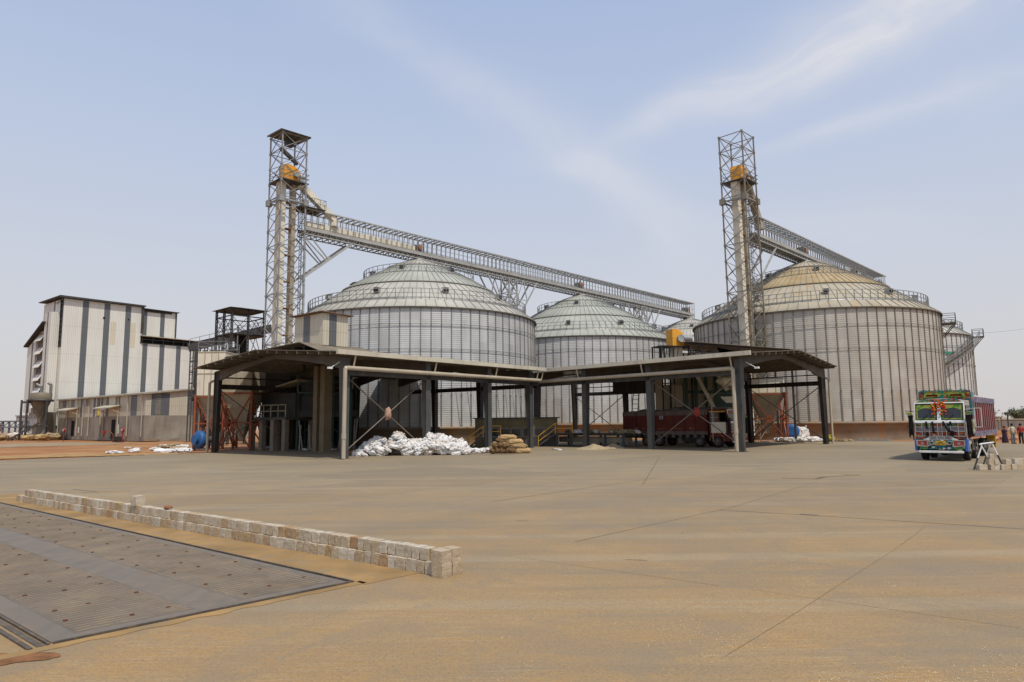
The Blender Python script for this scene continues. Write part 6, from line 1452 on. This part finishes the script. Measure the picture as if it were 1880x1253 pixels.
m_=MB();m_.tube(ta-o0+Vector((-.1,0,.03)),tb-o0+Vector((.12,0,.03)),.035,8,0);m_.tube(tb-o0+Vector((-.1,0,.06)),tb-o0+Vector((.2,0,-.02)),.05,8,1);m_.build('top_bar',[WHITEP,BLK],t)
m_=MB();m_.tube((fa*.7+ta*.3)-o0,(fb*.7+ta*.3)-o0,.014,6);m_.tube((fc_*.7+tb*.3)-o0,(fd*.7+tb*.3)-o0,.014,6);m_.build('cross_rod',M('rod',(.2,.16,.12)),t)
# ------------------------------------------------------------------ sacks
def sackmeshes(n,mats,nm,crump=1.0,size=(.55,.38,.26)):
    import bmesh
    out=[]
    for k in range(n):
        bm=bmesh.new();bmesh.ops.create_icosphere(bm,subdivisions=4,radius=1)
        for v in bm.verts:
            c=v.co.copy();e=lambda q:math.copysign(abs(q)**.62,q)
            p=Vector((e(c.x)*size[0],e(c.y)*size[1],e(c.z)*size[2]*(1-.3*abs(c.x)**3)))
            f=0
            for s,am in ((1.7,.42),(3.6,.30),(8.0,.12)):f+=am*(1-2.2*abs(noise.noise(c*s+Vector((k*13.7,k*3.1,s)))))
            p*=1+crump*.55*(f-.25)
            p+=Vector([noise.noise(c*2.5+Vector((k*7,i*11,4))) for i in range(3)])*.14*crump
            v.co=p
        me=bpy.data.meshes.new(nm);bm.to_mesh(me);bm.free();me.materials.append(mats)
        for p in me.polygons:p.use_smooth=True
        out.append(me)
    return out
def poly_mat():
    m,nt,b=nodes('white_woven_sack');o=coords(nt);oi=nt.nodes.new('ShaderNodeObjectInfo');r=oi.outputs['Random']
    c=ramp(nt,r,[(0,(.70,.69,.67)),(.3,(.86,.86,.85)),(.6,(.66,.62,.57)),(.75,(.78,.77,.76)),(.9,(.62,.54,.46)),(1,(.76,.74,.72))])
    va=nt.nodes.new('ShaderNodeVectorMath');va.operation='ADD';cc=nt.nodes.new('ShaderNodeCombineXYZ');L(nt,mth(nt,'MULTIPLY',r,50),cc.inputs[0]);L(nt,o,va.inputs[0]);L(nt,cc.outputs[0],va.inputs[1]);v=va.outputs[0]
    c=mixc(nt,ramp(nt,noi(nt,v,3,4),[(.6,0.0),(.72,.55)]),c,(.50,.36,.27));
    pk=mth(nt,'MULTIPLY',ramp(nt,noi(nt,v,4.5,3),[(.63,0.0),(.68,.7)]),mth(nt,'GREATER_THAN',r,.72));c=mixc(nt,pk,c,(.55,.16,.13))
    wv=noi(nt,mapv(nt,v,(2,14,14),(0,0,.6)),1.0,4,.6,1.5);c=mixc(nt,ramp(nt,wv,[(.3,.3),(.45,0.0)]),c,(.36,.33,.30))
    L(nt,c,b.inputs['Base Color']);b.inputs['Roughness'].default_value=.9;bump(nt,b,wv,.06,.8);return m
PSACK=poly_mat();SM=sackmeshes(6,PSACK,'woven_sack',.95)+sackmeshes(4,PSACK,'woven_sack',.55,(.62,.4,.22))
JUTE=M('jute_sacking',(.40,.27,.13),.95,0,.2,5,(.2,.12,.05),.4,rnd=.2,bmp=.02);SJ=sackmeshes(5,JUTE,'jute_sack',.45,(.6,.3,.24))
DIRTSACK=M('dirty_sacking',(.33,.25,.15),.95,0,.3,4,(.12,.08,.05),.5,rnd=.3);SD=sackmeshes(4,DIRTSACK,'dirty_sack',.9)
def sack(meshes,p,sc,rot,lb,grp,nm='woven_sack',cat='sack'):
    o=bpy.data.objects.new(nm,random.choice(meshes));COL.objects.link(o);o.location=p;o.scale=(sc[0],sc[1],sc[2]) if isinstance(sc,tuple) else (sc,)*3;o.rotation_euler=rot;return tag(o,lb,cat,grp)
random.seed(21)
pl,pr_=gp(655,838),gp(858,835);ax=(pr_-pl);Lp=ax.length;ax.normalize();ay=Vector((-ax.y,ax.x,0));
def hprof(u,v):
    # heap height: long irregular ridge set back from the front edge
    ed_=min(1,u/.16)*min(1,(1-u)/.10);return (1.28+.22*math.sin(u*19+.5)+.12*math.sin(u*41))*max(0,ed_)**.6*max(0,1-abs(v-.42)/.58)**.62
cnt=0
for i in range(1500):
    u=random.random();v=random.random()**1.7;h=hprof(u,v)
    layer=random.choice((0,0,.38))
    if h-layer<0:continue
    z=max(.14,h-layer-.05);p=pl+ax*(u*Lp)+ay*(v*3.9-.15);p.z=z
    s=random.uniform(.42,.74)
    sack(SM,tuple(p),s,(random.uniform(-.7,.7),random.uniform(-.6,.6),random.uniform(0,6.28)),'crumpled empty white woven sack in the big heap before the left shelter','empty sacks heaped before the left shelter');cnt+=1
    if cnt>=295:break
for k,(a,b_,lb) in enumerate(((650,836,'reddish brown bundle at the left foot of the white sack heap'),)):
    p=gp(a,b_);lump((p.x,p.y,.2),.24,M('rust_bundle',(.33,.10,.05),.9),'bundle',lb,'bundle',2,(1.3,.9,.8))
for k,(a,b_,s) in enumerate(((878,833,.7),(888,832,.6),(896,832,.55),(870,832,.75),(905,830,.8))):
    p=gp(a,b_);sack(SM if k!=4 else SD,(p.x,p.y+.3,.17),s,(random.random(),0,k),('loose white sack dropped between the sack heap and the jute rolls' if k!=4 else 'brownish half-empty sack right beside the jute rolls'),'loose sacks between the two heaps' if k!=4 else None)
p=gp(911,830);sack(SD,(p.x,p.y+1.2,.45),.85,(.3,0,2),'tan bulging sack standing behind the loose white sacks',None,'dirty_sack')
# jute stack: full rolls with dark open ends
rowy=0;names=['bottom right','second lowest right','third right','topmost']
for k,(a,b_,z,ln,dx) in enumerate(((960,833,.2,1.0,0),(952,833,.55,1.0,0),(946,833,.88,.95,0),(932,833,1.2,1.1,0),(930,833,.2,1.0,0),(918,832,.25,.9,0),(925,832,.6,1.0,0),(938,832,.55,1.0,0),(915,831,.6,.8,0),(926,831,.95,.9,0))):
    p=gp(a,b_);o=sack(SJ,(p.x,p.y+.25+(.0 if k<4 else .1),z),(1.35*ln*.62+.2,.8,.78),(random.uniform(-.1,.1),0,R_(-8)+random.uniform(-.12,.12)),
        ['stuffed jute sack at the lower right of the jute stack, nearest the yard','jute sack second from the bottom on the right side of the jute stack','jute sack third from the bottom on the right side of the jute stack','topmost long jute sack of the jute stack'][k] if k<4 else 'rolled jute sack with dark frayed end in the stack by the left shelter',None if k<4 else 'rolled jute sacks in the stack','jute_sack')
for k,(a,b_,z) in enumerate(((905,834,.25),(914,834,.3),(924,834,.25),(934,834,.3),(910,834,.62),(920,834,.66),(930,834,.62),(917,833,.95),(940,834,.25))):
    p=gp(a,b_);lump((p.x,p.y-.15,z),.24,M('frayed_jute_end',(.16,.095,.045),1,0,.4,9,(.05,.03,.02),.6),'sack_bundle','dark frayed bundle end in the front of the jute stack','sack bundle',k*3.1,(1.05,.8,.85),3,.5,'frayed bundle ends of the jute stack')
# sacks on the loading deck
for i in range(22):
    p=W2p(22.2-random.uniform(.4,8.6),3.2+random.uniform(.3,1.9));p.z=1.32
    sack(SM if i%4==0 else SD,tuple(p),random.uniform(.6,.8),(random.uniform(-.2,.2),0,random.uniform(0,6)),'dusty sack lying on the loading deck of the right shelter','sacks on the loading deck','dirty_sack' if i%4 else 'woven_sack')
# litter and sacks on the earth at left, right and far left
def litter(pts,meshes,lb,grp,sc=(.5,.8),nm='woven_sack',flat=.55):
    for (a,b_) in pts:
        p=gp(a,b_);s=random.uniform(*sc);sack(meshes,(p.x,p.y,.08*s if flat<.8 else .3*s*flat),(s*1.2,s,s*flat),(random.uniform(-.2,.2),0,random.uniform(0,6)),lb,grp,nm)
litter([(206,832),(214,831),(222,832),(234,823),(247,829),(252,826)],SM,'white sack lying flat on the red earth left of the sack scatter','sacks lying on the red earth',(.45,.85),'woven_sack',.7)
litter([(285,826),(292,828),(300,830),(308,828),(315,829),(322,829),(330,827),(336,822),(329,818),(296,822),(303,820),(340,829),(318,823)],SM,'dirty white sack in the scatter on the earth in front of the concrete annex','sacks scattered before the annex',(.45,.95),'woven_sack',.75)
litter([(312,820),(320,819),(300,822),(326,824)],SD,'brown torn sack in the scatter before the concrete annex','brown sacks before the annex',(.8,1.2),'dirty_sack')
litter([(2+i*8+random.uniform(-3,3),809.5-random.uniform(0,2.5)) for i in range(13)],SJ+SD,'tan sack in the row dumped below the cone hopper','tan sacks dumped at the far left',(1.3,2.2),'jute_sack',.9)
litter([(0,807),(8,807),(18,806.5),(26,806),(34,806),(40,806),(48,806),(88,806),(95,806.5)],SM,'white sack on top of the dumped row at the far left','white sacks dumped at the far left',(1.5,2.5),'woven_sack',.9)
litter([(1432+i*3.4,811+random.uniform(-1,2)) for i in range(22)],SM,'white sack strewn on the ground by the right shelter column','white sacks by the right shelter',(.6,1.0),'woven_sack',.9)
litter([(1400,812),(1408,813),(1393,812),(1413,812)],SM,'scrap of white sacking on the ground beside the red-framed hopper','white scraps by the red-framed hopper',(.35,.6))
litter([(1533,811),(1541,810.5),(1547,811),(1556,810),(1520,811)],SD,'dark dirty sack at the foot of the big silo base','dark sacks by the silo base',(.6,.9),'dirty_sack')
p=gp(1525,811);sack(sackmeshes(1,M('yellow_sack_cloth',(.55,.47,.06),.8),'yellow_sack',1.0),(p.x,p.y,.3),.95,(.2,.3,1),'yellow sack slumped just right of the end column of the right shelter',None,'yellow_sack')
litter([(560,827),(572,826),(585,828),(600,828),(608,827),(487,824),(482,822),(525,820)],SM,'scrap of white sacking on the floor deep inside the left shelter','scraps inside the left shelter',(.4,.7))
litter([(1020,826),(1028,827),(1148,818),(1200,822)],SM,'scrap of white sacking under the right shelter edge','scraps under the right shelter',(.35,.5))
p=gp(1474,810.5);sack(SM,(p.x,p.y,.75),(1.15,1.0,2.6),(0,0,.3),'tall upright white bulk bag among strewn sacks by the right shelter',None,'bulk_bag','bulk bag')
p=gp(1565,806)
for i in range(7):
    q=gp(1555+i*13,809+random.uniform(-1.5,1));m_=mound('x',(0,0,0),.9,.5,.22,None,i*2.1,0,12);o=m_.build('rubble_heap',M('grey_rubble',(.13,.115,.10),.95,0,.4,5),off=(0,0,0));o.location=(q.x,q.y+.6,-.05);tag(o,'low grey heap of rubble along the foot of the stained silo base','rubble','rubble heaps by the silo base')
# chips and grains blown over the near slabs
random.seed(4);m_=MB()
def dens(x,y):return noise.noise(Vector((x*.55,y*.55,2)))+.5*noise.noise(Vector((x*2.2,y*2.2,7)))
k=0
while k<1100:
    a,b_=random.uniform(900,1900),random.uniform(960,1290)
    if random.random()>((b_-940)/320)**1.1:continue
    p=gp(a,b_)
    if dens(p.x,p.y)<.12:continue
    s=random.uniform(.002,.006);th=random.uniform(-.5,.2);c,sn=math.cos(th)*s*1.5,math.sin(th)*s
    m_.add([(p.x-c,p.y-sn,.005),(p.x+sn*.6,p.y-c*.5,.005),(p.x+c,p.y+sn,.005),(p.x-sn*.6,p.y+c*.5,.011)],[(0,1,2,3)]);k+=1
o=m_.build('scattered_chaff',M('pale_chaff',(.55,.43,.26),.9));o['kind']='stuff';tag(o,'pale chaff and grain flecks scattered over the near concrete','chaff')
